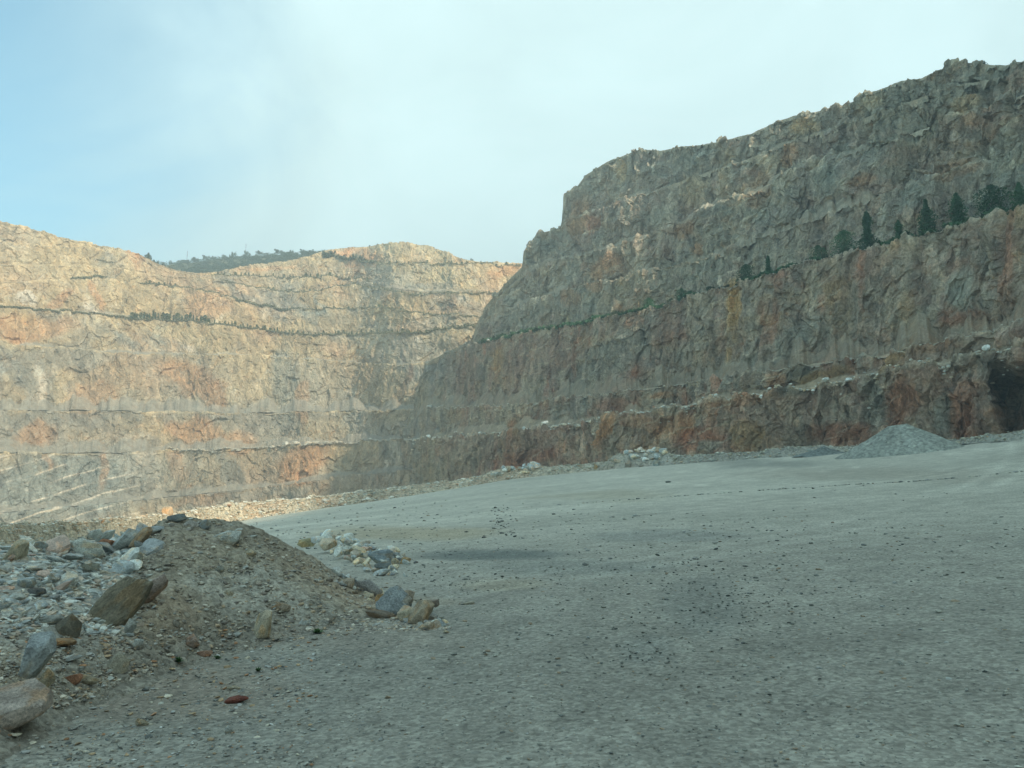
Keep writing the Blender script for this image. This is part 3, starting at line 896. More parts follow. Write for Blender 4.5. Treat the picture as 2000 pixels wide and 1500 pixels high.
# ------------------------------------------------------------------ rocks
def ico(sub):
    import bmesh
    bm = bmesh.new()
    bmesh.ops.create_icosphere(bm, subdivisions=sub, radius=1)
    V = np.array([v.co[:] for v in bm.verts]); Fc = np.array([[v.index for v in f.verts] for f in bm.faces])
    bm.free()
    return V, Fc


ICO = {k: ico(k) for k in (1, 2, 3, 4)}


def rock_shape(seed, sub=3, planes=13, soft=.035, ax=(1, .8, .65)):
    """a broken boulder: sphere clipped by random planes, unit half-extent along x"""
    r = np.random.default_rng(seed)
    V, Fc = ICO[sub]
    N = r.normal(size=(planes, 3)); N /= np.linalg.norm(N, axis=1, keepdims=True)
    off = r.uniform(.45, .80, planes)
    d = V @ N.T
    rad_ = np.where(d > .05, off / np.maximum(d, .05), 9)
    rmin = np.minimum(rad_.min(1), .98)
    P = V * rmin[:, None]
    if sub >= 3:
        P = P * (1 + .03 * fbm(P * 2.5 + seed, 3, seed) + soft * .6 * fbm(P * 7 + seed, 2, seed + 3))[:, None]
    P = P * np.array(ax)
    P /= np.abs(P[:, 0]).max()
    return P, Fc


ROCKS = []
for s in range(14):
    axs = [(1, .8, .7), (1, .75, .45), (1, .7, .55), (1, .9, .8), (1, .6, .3), (1, .8, .5), (1, .65, .65)][s % 7]
    P_, F_ = rock_shape(500 + s, 3, 17 + s % 6, ax=axs)
    ROCKS.append(mesh_np('boulder', P_, F_, MAT_ROCK, False))
BIG = []
for s in range(8):
    axs = [(1, .8, .75), (1, .7, .55), (1, .75, .4), (1, .85, .9)][s % 4]
    P_, F_ = rock_shape(800 + s, 4, 19 + s % 4, ax=axs)
    BIG.append(mesh_np('boulder', P_, F_, MAT_ROCK, False))


def boulder(name, me, loc, half, col, rot, label, cat='boulder', group=None, stretch=(1, 1, 1)):
    o = bpy.data.objects.new(name, me)
    COL.objects.link(o)
    o.location = loc
    o.scale = (half * stretch[0], half * stretch[1], half * stretch[2])
    o.rotation_euler = rot
    g = float(np.mean(col)) * .22
    o.color = (float(col[0]) * .86 * 1.12 + g, float(col[1]) * .86 * 1.12 + g, float(col[2]) * .86 * 1.12 + g, 1)
    tag(o, label, cat, group)
    return o


C_BG = (.27, .31, .31); C_PALE = (.42, .44, .40); C_CREAM = (.46, .40, .27); C_OLIVE = (.20, .17, .10); C_OCH = (.40, .27, .12)
C_PINK = (.38, .28, .22); C_RED = (.22, .07, .045); C_ORG = (.38, .17, .08); C_DK = (.19, .20, .195); C_TAN = (.33, .27, .19); C_WHT = (.5, .53, .50)
# (px, py of its foot, width px, height px, colour, roll deg, label)
NAMED = [
    (222, 1210, 136, 66, (.21, .185, .125), 47, 'large olive brown boulder sunk in the left flank of the mound'),
    (292, 1178, 74, 34, (.30, .235, .19), 52, 'pinkish slab lying just right of the large brown boulder'),
    (136, 1240, 38, 38, (.19, .17, .12), 20, 'olive grey boulder below the foot of the large brown boulder'),
    (98, 1222, 36, 17, C_PALE, 5, 'flat pale bluish rock left of the olive grey boulder'),
    (515, 1242, 56, 30, C_CREAM, 82, 'upright grey and cream stone standing at the mound foot'),
    (595, 1222, 22, 15, C_WHT, 10, 'small white stone between the upright stone and the green weed'),
    (447, 1062, 60, 32, C_PALE, 8, 'pale bluish slab high on the mound just under its top'),
    (490, 1086, 22, 18, C_CREAM, 15, 'small cream stone right below the pale slab on the mound'),
    (772, 1200, 66, 66, (.24, .27, .27), 30, 'biggest blue grey boulder at the right end of the mound'),
    (722, 1160, 54, 28, (.28, .27, .25), -15, 'grey slab leaning above the right end boulders'),
    (748, 1182, 38, 26, C_OCH, 140, 'ochre rock wedged left of the biggest blue grey boulder'),
    (793, 1212, 32, 30, C_CREAM, 10, 'cream yellow rock at the foot of the biggest blue grey boulder'),
    (826, 1216, 60, 40, (.33, .27, .18), 62, 'pointed brown and cream rock at the very right end of the mound'),
    (848, 1187, 32, 16, (.27, .22, .17), -10, 'flat brown rock lying on gravel behind the pointed rock'),
    (798, 1172, 34, 26, C_TAN, 0, 'tan rock behind the biggest blue grey boulder'),
    (742, 1104, 58, 40, (.22, .27, .29), -8, 'smooth blue grey boulder in the spill behind the mound'),
    (748, 1110, 34, 18, (.18, .21, .21), 5, 'dark slab at the foot of the smooth blue grey boulder'),
    (771, 1104, 18, 16, C_CREAM, 0, 'rounded tan stone right of the smooth blue grey boulder'),
    (792, 1100, 22, 15, C_OCH, 12, 'ochre yellow stone at the right tip of the spill'),
    (812, 1100, 9, 6, C_DK, 0, 'lone dark stone past the tip of the spill'),
    (36, 1420, 100, 62, (.44, .37, .31), 18, 'large peach topped boulder by the road'),
    (66, 1335, 108, 40, (.33, .37, .37), 66, 'tall pale bluish slab leaning behind the peach topped boulder'),
    (88, 1345, 40, 24, C_CREAM, 65, 'cream stone at the right side of the leaning slab'),
    (8, 1422, 54, 30, C_PALE, 0, 'grey white rock in front of the peach topped boulder'),
    (142, 1336, 27, 19, C_ORG, 10, 'orange red stone right of the leaning slab'),
    (168, 1338, 38, 16, C_CREAM, 0, 'flat cream stone touching the orange red stone'),
    (228, 1312, 44, 34, (.37, .34, .25), 25, 'pale cream boulder in the gravel below the mound'),
    (462, 1372, 40, 13, C_RED, 8, 'dark red flat stone alone on the gravel'),
    (125, 1262, 40, 13, (.36, .22, .10), 0, 'long orange stone below the olive grey boulder'),
    (265, 1266, 24, 20, C_WHT, 20, 'small white stone above the pale cream boulder'),
    (252, 1240, 32, 20, C_PALE, 75, 'pale upright shard on the lower front of the mound'),
    (130, 1292, 40, 10, C_WHT, 12, 'thin white shard above the orange red stone'),
    (345, 1020, 32, 15, (.22, .25, .25), 5, 'dark grey rock on the left top of the mound'),
    (372, 1030, 24, 14, (.50, .47, .42), 0, 'small pale rock on the top of the mound beside the dark one'),
    (400, 1034, 28, 20, C_BG, 20, 'blue grey rock near the top of the mound'),
    (30, 1094, 40, 28, C_CREAM, 50, 'cream yellow boulder at the back of the left rock heap'),
    (68, 1166, 28, 16, C_DK, 0, 'dark rock in the middle of the left rock heap'),
    (372, 1262, 24, 26, C_PINK, 10, 'pinkish stone above the green weeds'),
    (400, 1283, 26, 15, (.38, .22, .14), 0, 'orange stone between the two green weeds'),
    (428, 1118, 16, 12, (.36, .36, .30), 0, 'small grey stone on the middle of the mound face'),
    (445, 1166, 12, 16, C_CREAM, 0, 'small yellowish stone low on the mound face'),
    (550, 1192, 36, 20, C_TAN, 10, 'tan rock on the mound face above the upright stone'),
    (600, 1068, 34, 20, (.33, .29, .15), 0, 'yellow brown lump on the right shoulder of the mound'),
    (745, 1206, 60, 20, (.22, .18, .13), -10, 'brown rock at the right foot of the mound'),
    (277, 1066, 46, 20, (.33, .24, .14), 58, 'ochre edged slab where the heap meets the mound'),
    (243, 1074, 72, 24, (.34, .37, .35), 38, 'long pale slab leaning up the heap toward the mound top'),
    (205, 1070, 26, 16, C_ORG, 10, 'orange stained slab at the back of the left heap'),
    (180, 1086, 34, 24, (.15, .19, .21), 25, 'dark blue grey triangular rock in the left heap'),
    (918, 1180, 28, 8, (.42, .38, .28), 0, 'flat cream stone on the gravel right of the mound'),
    (458, 1348, 26, 9, C_CREAM, 0, 'flat cream stone above the dark red stone'),
    (275, 1420, 26, 14, C_CREAM, -30, 'small cream stone near the bottom left of the yard'),
    (445, 1432, 16, 16, C_PALE, 20, 'small bluish stone low in the gravel below the dark red stone'),
]


def place_named():
    for i, (px, py, w, h, col, roll, lab) in enumerate(NAMED):
        p, r = hit(px, py)
        m = r / F * math.hypot(1, (px - 1000) / F)
        hw, hh = w * m / 2, h * m / 2
        me = (BIG if w > 30 else ROCKS)[(i * 5) % (8 if w > 30 else 14)]
        half = hw * 1.04 if abs(roll) > 35 else max(hw, hh) * 1.04
        o = boulder('boulder' if w > 30 else 'stone', me, p, half, col, (0, 0, 0), lab, 'boulder' if w > 30 else 'stone')
        e = Matrix.Rotation(-math.atan2(p.x, p.y), 3, 'Z') @ Matrix.Rotation(-rad(roll), 3, 'Y') @ Matrix.Rotation(rad(rnd.uniform(-12, 12)), 3, 'X')
        o.rotation_euler = e.to_euler()
        # fit the turned shape to its pixel width and height
        co = np.array([v.co[:] for v in me.vertices])
        asp = hh / hw if abs(roll) > 35 else min(hw, hh) / max(hw, hh)
        rot_h = abs(hw * math.sin(rad(roll))) + abs(hh * math.cos(rad(roll)))
        o.scale = (half, half * max(.6, asp), half * asp / np.abs(co[:, 2]).max())
        R = np.array(e) @ (co * np.array(o.scale[:])).T
        o.location.z = p.z - R[2].min() - (.52 if i == 0 else .30) * rot_h


place_named()

RG_HEAP = [C_BG, C_PALE, (.30, .33, .32), (.34, .35, .31), (.24, .27, .27), (.36, .32, .25), C_PINK, (.2, .22, .22)]


def heap_rocks():
    r = random.Random(21)
    for k in range(120):
        for _ in range(40):
            px = r.uniform(-5, 300); top = np.interp(px, [0, 150, 240, 300], [1068, 1056, 1050, 1040]); bot = np.interp(px, [0, 100, 180, 300], [1260, 1215, 1160, 1085])
            py = top + (bot - top) * r.random() ** 1.1
            if not (165 < px and py > 1120):
                break
        p, d = hit(px, py)
        m = d / F
        w = (12 + 36 * r.random() ** 2.0) * (1 if py < 1180 else .75)
        boulder('rock_slab', ROCKS[(k * 3) % 14], p + Vector((0, 0, .1 * w * m)), w * m * .62, np.array(r.choice(RG_HEAP)) * r.uniform(1.5, 2.0),
                (r.uniform(-.5, .5), rad(r.uniform(-50, 10)), r.uniform(0, 6.28)), 'angular grey slab in the rock heap on the left flank of the mound', 'rock', 'slabs of the left rock heap', (1, .85, .55))
    for k in range(105):
        u = r.random() ** .8; px = 622 + 150 * u + r.uniform(-12, 26); py = np.interp(px, [610, 680, 740, 800], [1060, 1080, 1098, 1104]) + r.uniform(-12, 18 + 14 * u)
        p, d = hit(px, py)
        w = 10 + 17 * r.random() ** 2
        lift = .35 * max(0, 1 - abs(py - 1075) / 40)
        boulder('spill_stone', ROCKS[(k * 5) % 14], p + Vector((0, 0, lift + .2 * w * d / F)), w * d / F * .6, np.array(r.choice(RG_HEAP + [C_PALE, C_CREAM, C_TAN])) * r.uniform(1.3, 1.8),
                (r.uniform(-.6, .6), r.uniform(-.6, .6), r.uniform(0, 6.28)), 'cobble in the spill of stones behind the right slope of the mound', 'stone', 'stones spilled behind the mound')

    for k in range(70):
        u = r.random()
        px = 655 + 210 * u + r.uniform(-14, 20); py = float(np.interp(px, [640, 700, 760, 800, 860, 890], [1112, 1148, 1186, 1204, 1220, 1226])) + r.uniform(-6, 18)
        p, d = hit(px, py)
        w = 12 + 22 * r.random() ** 2
        boulder('foot_rock', ROCKS[(k * 11) % 14], p + Vector((0, 0, .12 * w * d / F)), w * d / F * .6, np.array(r.choice([C_BG, C_PALE, C_TAN, C_CREAM, (.30, .31, .29)])) * r.uniform(1.1, 1.6),
                (r.uniform(-.6, .6), r.uniform(-.6, .6), r.uniform(0, 6.28)), 'broken rock in the fringe down the right slope of the mound', 'rock', 'rocks fringing the right slope of the mound')


heap_rocks()


def rubble_mesh(name, pts, sizes, cols, sub, seed, flat=.7, nvar=10, label='', cat=''):
    """many loose stones nobody could count, as one mesh"""
    r = np.random.default_rng(seed)
    var = [rock_shape(seed * 31 + i, sub, 9)[0] for i in range(nvar)]
    Fc = ICO[sub][1]; nv = len(ICO[sub][0]); n = len(pts)
    vi = r.integers(0, nvar, n)
    V = np.stack(var)[vi]
    a = r.uniform(0, 6.283, n); b = r.uniform(-.6, .6, n)
    V = V * np.stack([np.ones(n), r.uniform(.6, 1, n), r.uniform(.5, 1, n) * flat], -1)[:, None, :]
    y = V[..., 1] * np.cos(b)[:, None] - V[..., 2] * np.sin(b)[:, None]; z = V[..., 1] * np.sin(b)[:, None] + V[..., 2] * np.cos(b)[:, None]
    x = V[..., 0]
    X = x * np.cos(a)[:, None] - y * np.sin(a)[:, None]; Y = x * np.sin(a)[:, None] + y * np.cos(a)[:, None]
    V = np.stack([X, Y, z], -1) * sizes[:, None, None] + pts[:, None, :]
    FF = (Fc[None] + (np.arange(n) * nv)[:, None, None]).reshape(-1, 3)
    C = np.repeat(cols, nv, axis=0)
    o = add(name, mesh_np(name, V, FF, MAT_RUBBLE, False, C))
    tag(o, label, cat, kind='stuff')
    return o


def stone_cols(n, pal, r, v=.25):
    pal = np.array(pal)
    return pal[r.integers(0, len(pal), n)] * r.uniform(1 - v, 1 + v, (n, 1))


def scatter_ground():
    r = np.random.default_rng(77)
    # gravel over the yard, even per picture area
    n = 15000
    px = r.uniform(-60, 2060, n); u = r.random(n)
    edge_py = np.interp(px, [0, 500, 800, 1200, 2000], [1062, 1014, 970, 917, 860])
    py = edge_py + 6 + (1530 - edge_py) * u ** .9
    keep = r.random(n) < np.interp(px, [0, 500, 900, 1500, 2000], [1, .8, .55, .5, .3]) + .3 * (fbm(np.stack([px / 90, py / 30, 0 * px], -1), 3, 5) > .1)
    px, py = px[keep], py[keep]; n = len(px)
    ph, h = pix(px, py)
    rs = np.full(n, 20.0)
    for _ in range(25):
        z = ground_z(rs * np.sin(ph), rs * np.cos(ph))
        rs = np.clip(.5 * rs + .5 * np.where(h < -.004, (z - CAMZ) / np.minimum(h, -.004), rs * 1.1), 4, 150)
    x, y = rs * np.sin(ph), rs * np.cos(ph)
    z = ground_z(x, y)
    ok = (mound_z(x, y) < z) & (rs < R_EDGE(ph) - 1) & (np.abs(CAMZ + rs * h - z) < 1.0)
    x, y, z, rs = x[ok], y[ok], z[ok], rs[ok]; n = len(x)
    s = np.clip((rs / F) * r.uniform(1.0, 3.0, n) * (1 + 1.6 * (r.random(n) ** 6)), .012, .22)
    cols = stone_cols(n, [(.29, .29, .25), (.34, .34, .29), (.19, .20, .18), (.44, .43, .37), (.34, .27, .19), (.30, .31, .29), (.14, .15, .14)], r)
    rubble_mesh('gravel', np.stack([x, y, z + s * .15], -1), s, cols, 1, 3, .6, 10, 'loose gravel strewn over the yard floor', 'gravel')
    # bigger mixed stones in the near left of the yard
    n = 1500
    px = 640 * r.random(n) ** 1.2 - 20; py = 1560 - 330 * r.random(n) ** .8 * (1 + .0 * px)
    P, S = [], []
    for a, b in zip(px, py):
        if b < 1500 - .42 * a * .9: pass
        p, d = hit(a, b)
        P.append(p[:]); S.append(d / F * (1.6 + 6.5 * r.random() ** 3))
    P = np.array(P); S = np.array(S)
    rubble_mesh('loose_stones', P + np.array((0, 0, .01)), S, stone_cols(len(S), [(.36, .37, .34), (.44, .43, .37), (.52, .48, .38), (.42, .31, .19), (.42, .24, .13), (.30, .29, .25), (.50, .51, .48), (.18, .18, .16)], r), 2, 7, .6, 12, 'loose mixed stones lying in the near left of the yard', 'stones')
    # dark clods in drifts across the middle of the yard
    P, S = [], []
    for (cx, cy, sx, sy, m) in [(1420, 1180, 90, 45, 170), (1260, 1275, 60, 25, 60), (985, 1020, 14, 22, 60), (1200, 1110, 160, 30, 110), (1600, 1060, 200, 40, 25), (1400, 1330, 140, 50, 20), (1050, 1240, 130, 40, 15), (880, 1130, 60, 16, 60), (1500, 960, 300, 20, 15)]:
        for _ in range(m):
            a, b = r.normal(cx, sx), r.normal(cy, sy)
            if b < 880 or a > 2010: continue
            p, d = hit(a, max(b, float(np.interp(a, [500, 800, 1200, 2000], [1020, 976, 922, 866]))))
            P.append(p[:]); S.append(np.clip(d / F * r.uniform(1.0, 3.2) * (1 + 1.2 * r.random() ** 5), .03, .35))
    P = np.array(P); S = np.array(S)
    rubble_mesh('dark_clods', P + np.array((0, 0, .02)), S, stone_cols(len(S), [(.10, .11, .10), (.14, .15, .13), (.18, .18, .155)], r), 1, 5, .7, 10, 'dark clods scattered in drifts across the yard', 'clods')
    # crushed stone over the mound and the heap
    n = 15000
    px = r.uniform(-40, 880, n) * 1.0; px = np.where(r.random(n) < .35, r.uniform(-40, 300, n), px); lo = np.interp(px, [0, 240, 320, 430, 600, 700, 860], [1062, 1040, 1010, 1014, 1086, 1146, 1222]); hi = np.interp(px, [0, 300, 600, 860], [1430, 1310, 1245, 1228])
    py = lo + 2 + (hi - lo) * r.random(n)
    P, S, K = [], [], []
    for a, b in zip(px, py):
        if a > 260 and r.random() < .25: continue
        p, d = hit(a, b)
        heap = (a < 270 and b < 1240)
        P.append(p[:]); S.append(d / F * (r.uniform(1.2, 4.0) + (9 * r.random() ** 3 if heap else 6 * r.random() ** 9))); K.append(heap)
    P = np.array(P); S = np.array(S); K = np.array(K)
    c1 = stone_cols(len(S), [(.46, .50, .48), (.55, .57, .53), (.64, .66, .60), (.36, .39, .38), (.54, .48, .38), (.54, .45, .36)], r)
    c2 = stone_cols(len(S), [(.38, .34, .27), (.44, .41, .34), (.31, .27, .22), (.56, .52, .43), (.44, .34, .23), (.42, .43, .39), (.22, .20, .17)], r)
    rubble_mesh('rubble', P, S, np.where(K[:, None], c1, c2), 1, 9, .75, 12, 'crushed stone covering the mound and the left rock heap', 'rubble')


scatter_ground()


# ------------------------------------------------------------------ berm of rubble along the far edge of the yard
BERM_H = along([(-200, 1.2), (0, 1.3), (200, 1.8), (350, 2.6), (450, 3.0), (600, 2.4), (800, 1.9), (940, 1.6), (965, 2.5), (1045, 2.4), (1080, 1.6), (1185, 1.7), (1212, 3.1), (1290, 2.9), (1330, 1.6), (1480, 1.2), (1540, 1.6), (1600, 1.5), (1650, 1.1), (1880, .8), (2000, 1.1)],
               [(45, 1.3), (60, 1)])


def berm():
    ph = np.concatenate([np.linspace(rad(-52), rad(50), 1500)])
    t = np.linspace(0, 1, 26)
    Tg, Pg = np.meshgrid(t, ph, indexing='ij')
    H = BERM_H(Pg) * (1 + .16 * fbm(np.stack([Pg * 70, 0 * Pg, 0 * Pg], -1), 4, 600))
    wid = H * 3.6
    r = R_EDGE(Pg) - 1.2 + 1.3 * fbm(np.stack([Pg * 40, 0 * Pg + 5, 0 * Pg], -1), 3, 603) + Tg * wid
    x, y = r * np.sin(Pg), r * np.cos(Pg)
    g = CAMZ + R_EDGE(Pg) * EDGE(Pg)
    prof = np.interp(t, [0, .06, .45, .62, 1.0], [-.15, .0, .92, 1.0, -.9])[:, None]
    z = g + H * prof
    P = np.stack([x, y, z], -1)
    P[..., 2] += .22 * fbm(P / 1.6, 4, 611) * np.clip(H, .3, 2) * sstep(r, 60, 150)
    PX, PY = unproj(P)
    c = np.ones(P.shape) * np.array((.66, .57, .43))  # sunlight on the left of the bank put into this pale beige
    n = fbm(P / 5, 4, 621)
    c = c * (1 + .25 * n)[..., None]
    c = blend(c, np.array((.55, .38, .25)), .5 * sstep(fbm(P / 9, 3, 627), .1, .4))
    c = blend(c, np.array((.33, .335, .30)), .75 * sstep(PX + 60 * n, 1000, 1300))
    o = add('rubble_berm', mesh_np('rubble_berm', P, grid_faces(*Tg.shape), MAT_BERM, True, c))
    tag(o, 'low bank of earth and rubble along the far edge of the yard', 'berm')
    r_ = np.random.default_rng(91)
    n = 14000
    ii = r_.integers(0, len(ph), n); ii = np.where(r_.random(n) < .3, r_.integers(150, 620, n), ii); jj = r_.choice(np.arange(2, 17), n)
    px = PX[jj, ii]; ok = (px > -40) & (px < 2040)
    dens = np.interp(px, [0, 300, 900, 1100, 1300, 1600, 2000], [1, 1, .9, .9, .8, .4, .7])
    ok &= r_.random(n) < dens
    ii, jj, px = ii[ok], jj[ok], px[ok]
    pts = P[jj, ii] + r_.normal(0, .25, (len(ii), 3)) * np.array((1, 1, .15))
    d = np.hypot(pts[:, 0], pts[:, 1])
    s = d / F * (r_.uniform(.9, 2.6, len(ii)) + 4.0 * r_.random(len(ii)) ** 8)
    cols = stone_cols(len(ii), [(.62, .57, .46), (.54, .48, .37), (.44, .39, .30), (.52, .38, .26), (.46, .47, .42), (.66, .63, .55)], r_)
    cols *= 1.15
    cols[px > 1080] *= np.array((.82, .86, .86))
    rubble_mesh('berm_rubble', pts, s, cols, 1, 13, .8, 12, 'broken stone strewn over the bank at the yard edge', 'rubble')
    # larger rocks and the two rock heaps on the berm
    big = [(968, 928, 32, 15, C_WHT, 'pale bluish boulder at the left end of the pale heap on the berm', 0), (850, 967, 22, 14, C_CREAM, 'cream boulder on the berm below the lowest bench', 0),
           (790, 955, 12, 8, C_WHT, 'pale rounded boulder low on the bank, left of the cream boulder', 0), (1225, 911, 22, 13, (.30, .27, .22), 'brown boulder at the left foot of the second heap on the berm', 0),
           (1252, 912, 24, 12, (.25, .26, .24), 'flat grey slab in the middle of the second heap on the berm', 0), (1282, 910, 20, 12, (.28, .32, .30), 'greenish grey boulder at the right foot of the second heap', 0),
           (1163, 916, 8, 12, C_OCH, 'upright ochre rock on the berm left of the second heap', 0), (325, 998, 22, 18, (.52, .35, .2), 'orange rock on the bank just above the mound top', 0), (200, 1022, 12, 12, (.5, .33, .2), 'orange tinted rock on the bank at the far left', 0),
           (150, 1035, 18, 16, C_CREAM, 'pale cream rock at the left part of the bank', 0), (448, 988, 18, 8, (.45, .27, .17), 'reddish rock on the bank right of the mound top', 0)]
    for (px, py, w, h, col, lab, _) in big:
        i = int(np.argmin(np.abs(PX[10] - px)))
        j = int(np.argmin(np.abs(PY[:16, i] - py)))
        q = P[j, i]; d = math.hypot(q[0], q[1])
        boulder('boulder', BIG[rnd.randrange(8)], q + np.array((0, 0, h * d / F * .25)), w * d / F * .5, np.array(col) * 1.05, (rnd.uniform(-.2, .2), rnd.uniform(-.3, .3), rnd.uniform(0, 6)), lab, 'boulder', None, (1, .8, h / w * 1.5))
    rr = random.Random(3)
    for (c0, c1, m, lab, grp, col) in [(975, 1052, 26, 'pale broken rock in the left heap on the berm', 'rocks of the pale heap on the berm', 1.7), (1205, 1302, 30, 'grey brown broken rock in the second heap on the berm', 'rocks of the grey heap on the berm', 1.6)]:
        for k in range(m):
            px = rr.uniform(c0, c1); i = int(np.argmin(np.abs(PX[10] - px))); j = rr.randint(5, 16)
            q = P[j, i]; d = math.hypot(q[0], q[1]); w = rr.uniform(8, 20)
            boulder('berm_rock', ROCKS[rr.randrange(14)], q + np.array((0, 0, .3)), w * d / F * .55, np.array(rr.choice([C_PALE, C_CREAM, C_TAN, C_BG, (.4, .36, .3)])) * col,
                    (rr.uniform(-.4, .4), rr.uniform(-.4, .4), rr.uniform(0, 6)), lab, 'rock', grp)


berm()


# ---- gravel cone beside the berm on the right
def gravel_cone():
    p, d = hit(1796, 886)
    n_r, n_a = 46, 150
    a = np.linspace(0, 2 * math.pi, n_a + 1)[:-1]
    Rr = np.linspace(0, 1, n_r)
    T, A = np.meshgrid(Rr, a, indexing='ij')
    ax = np.array((math.cos(math.atan2(p.x, p.y)), -math.sin(math.atan2(p.x, p.y))))      # screen-right direction
    ay = np.array((math.sin(math.atan2(p.x, p.y)), math.cos(math.atan2(p.x, p.y))))
    W = 120 * d / F; H = 57 * d / F
    # a short ridge along the view-right axis, steeper on its left
    lx = np.cos(A) * T; ly = np.sin(A) * T
    X = lx * W + .05 * W; Y = ly * W * .75
    rr = np.sqrt(np.maximum(np.abs(lx + .02) - .13, 0) ** 2 + ly ** 2) / .90
    Z = H * (1 - np.clip(rr, 0, 1) ** .92)
    Z = np.where(rr > .85, Z * .9, Z)
    P = np.stack([p.x + X * ax[0] + Y * ay[0], p.y + X * ax[1] + Y * ay[1] + 6, 0 * X], -1)
    P[..., 2] = ground_z(P[..., 0], P[..., 1]) - .35 + Z
    base = ground_z(p.x, p.y)
    P[..., 2] = np.minimum(ground_z(P[..., 0], P[..., 1]), base + .8) - .4 + Z
    nz = np.stack([A * 3.5, T * .6, 0 * T], -1)
    P[..., 2] += .28 * fbm(nz * 1.3, 4, 701) * sstep(T, .05, .3) + .10 * fbm(P / .7, 3, 705)
    i = (np.arange(n_r - 1)[:, None] * n_a + np.arange(n_a)[None]); j = (np.arange(n_r - 1)[:, None] * n_a + (np.arange(n_a)[None] + 1) % n_a)
    Fq = np.stack([i, j, j + n_a, i + n_a], -1).reshape(-1, 4)
    c = np.ones(P.shape) * np.array((.37, .39, .34)) * (1 + .16 * fbm(nz * 2, 4, 711))[..., None]
    o = add('gravel_pile', mesh_np('gravel_pile', P, Fq, MAT_BERM, True, c))
    tag(o, 'conical pile of greenish grey crushed stone at the foot of the shaded wall', 'gravel pile')
    # a small darker heap to its left
    p, d = hit(1625, 888)
    T, A = np.meshgrid(np.linspace(0, 1, 20), a, indexing='ij')
    W = 62 * d / F; H = 20 * d / F
    X = np.cos(A) * T * W; Y = np.sin(A) * T * W * .6
    P = np.stack([p.x + X, p.y + Y + 3, ground_z(p.x, p.y) - .3 + H * (1 - T) ** .9 + 0 * A], -1)
    P[..., 2] += .25 * fbm(P / 1.5, 4, 721)
    i = (np.arange(19)[:, None] * n_a + np.arange(n_a)[None]); j = (np.arange(19)[:, None] * n_a + (np.arange(n_a)[None] + 1) % n_a)
    c = np.ones(P.shape) * np.array((.22, .25, .235))
    o = add('gravel_pile', mesh_np('gravel_pile', P, np.stack([i, j, j + n_a, i + n_a], -1).reshape(-1, 4), MAT_BERM, True, c))
    tag(o, 'low dark grey heap of crushed stone left of the conical pile', 'gravel pile')


gravel_cone()


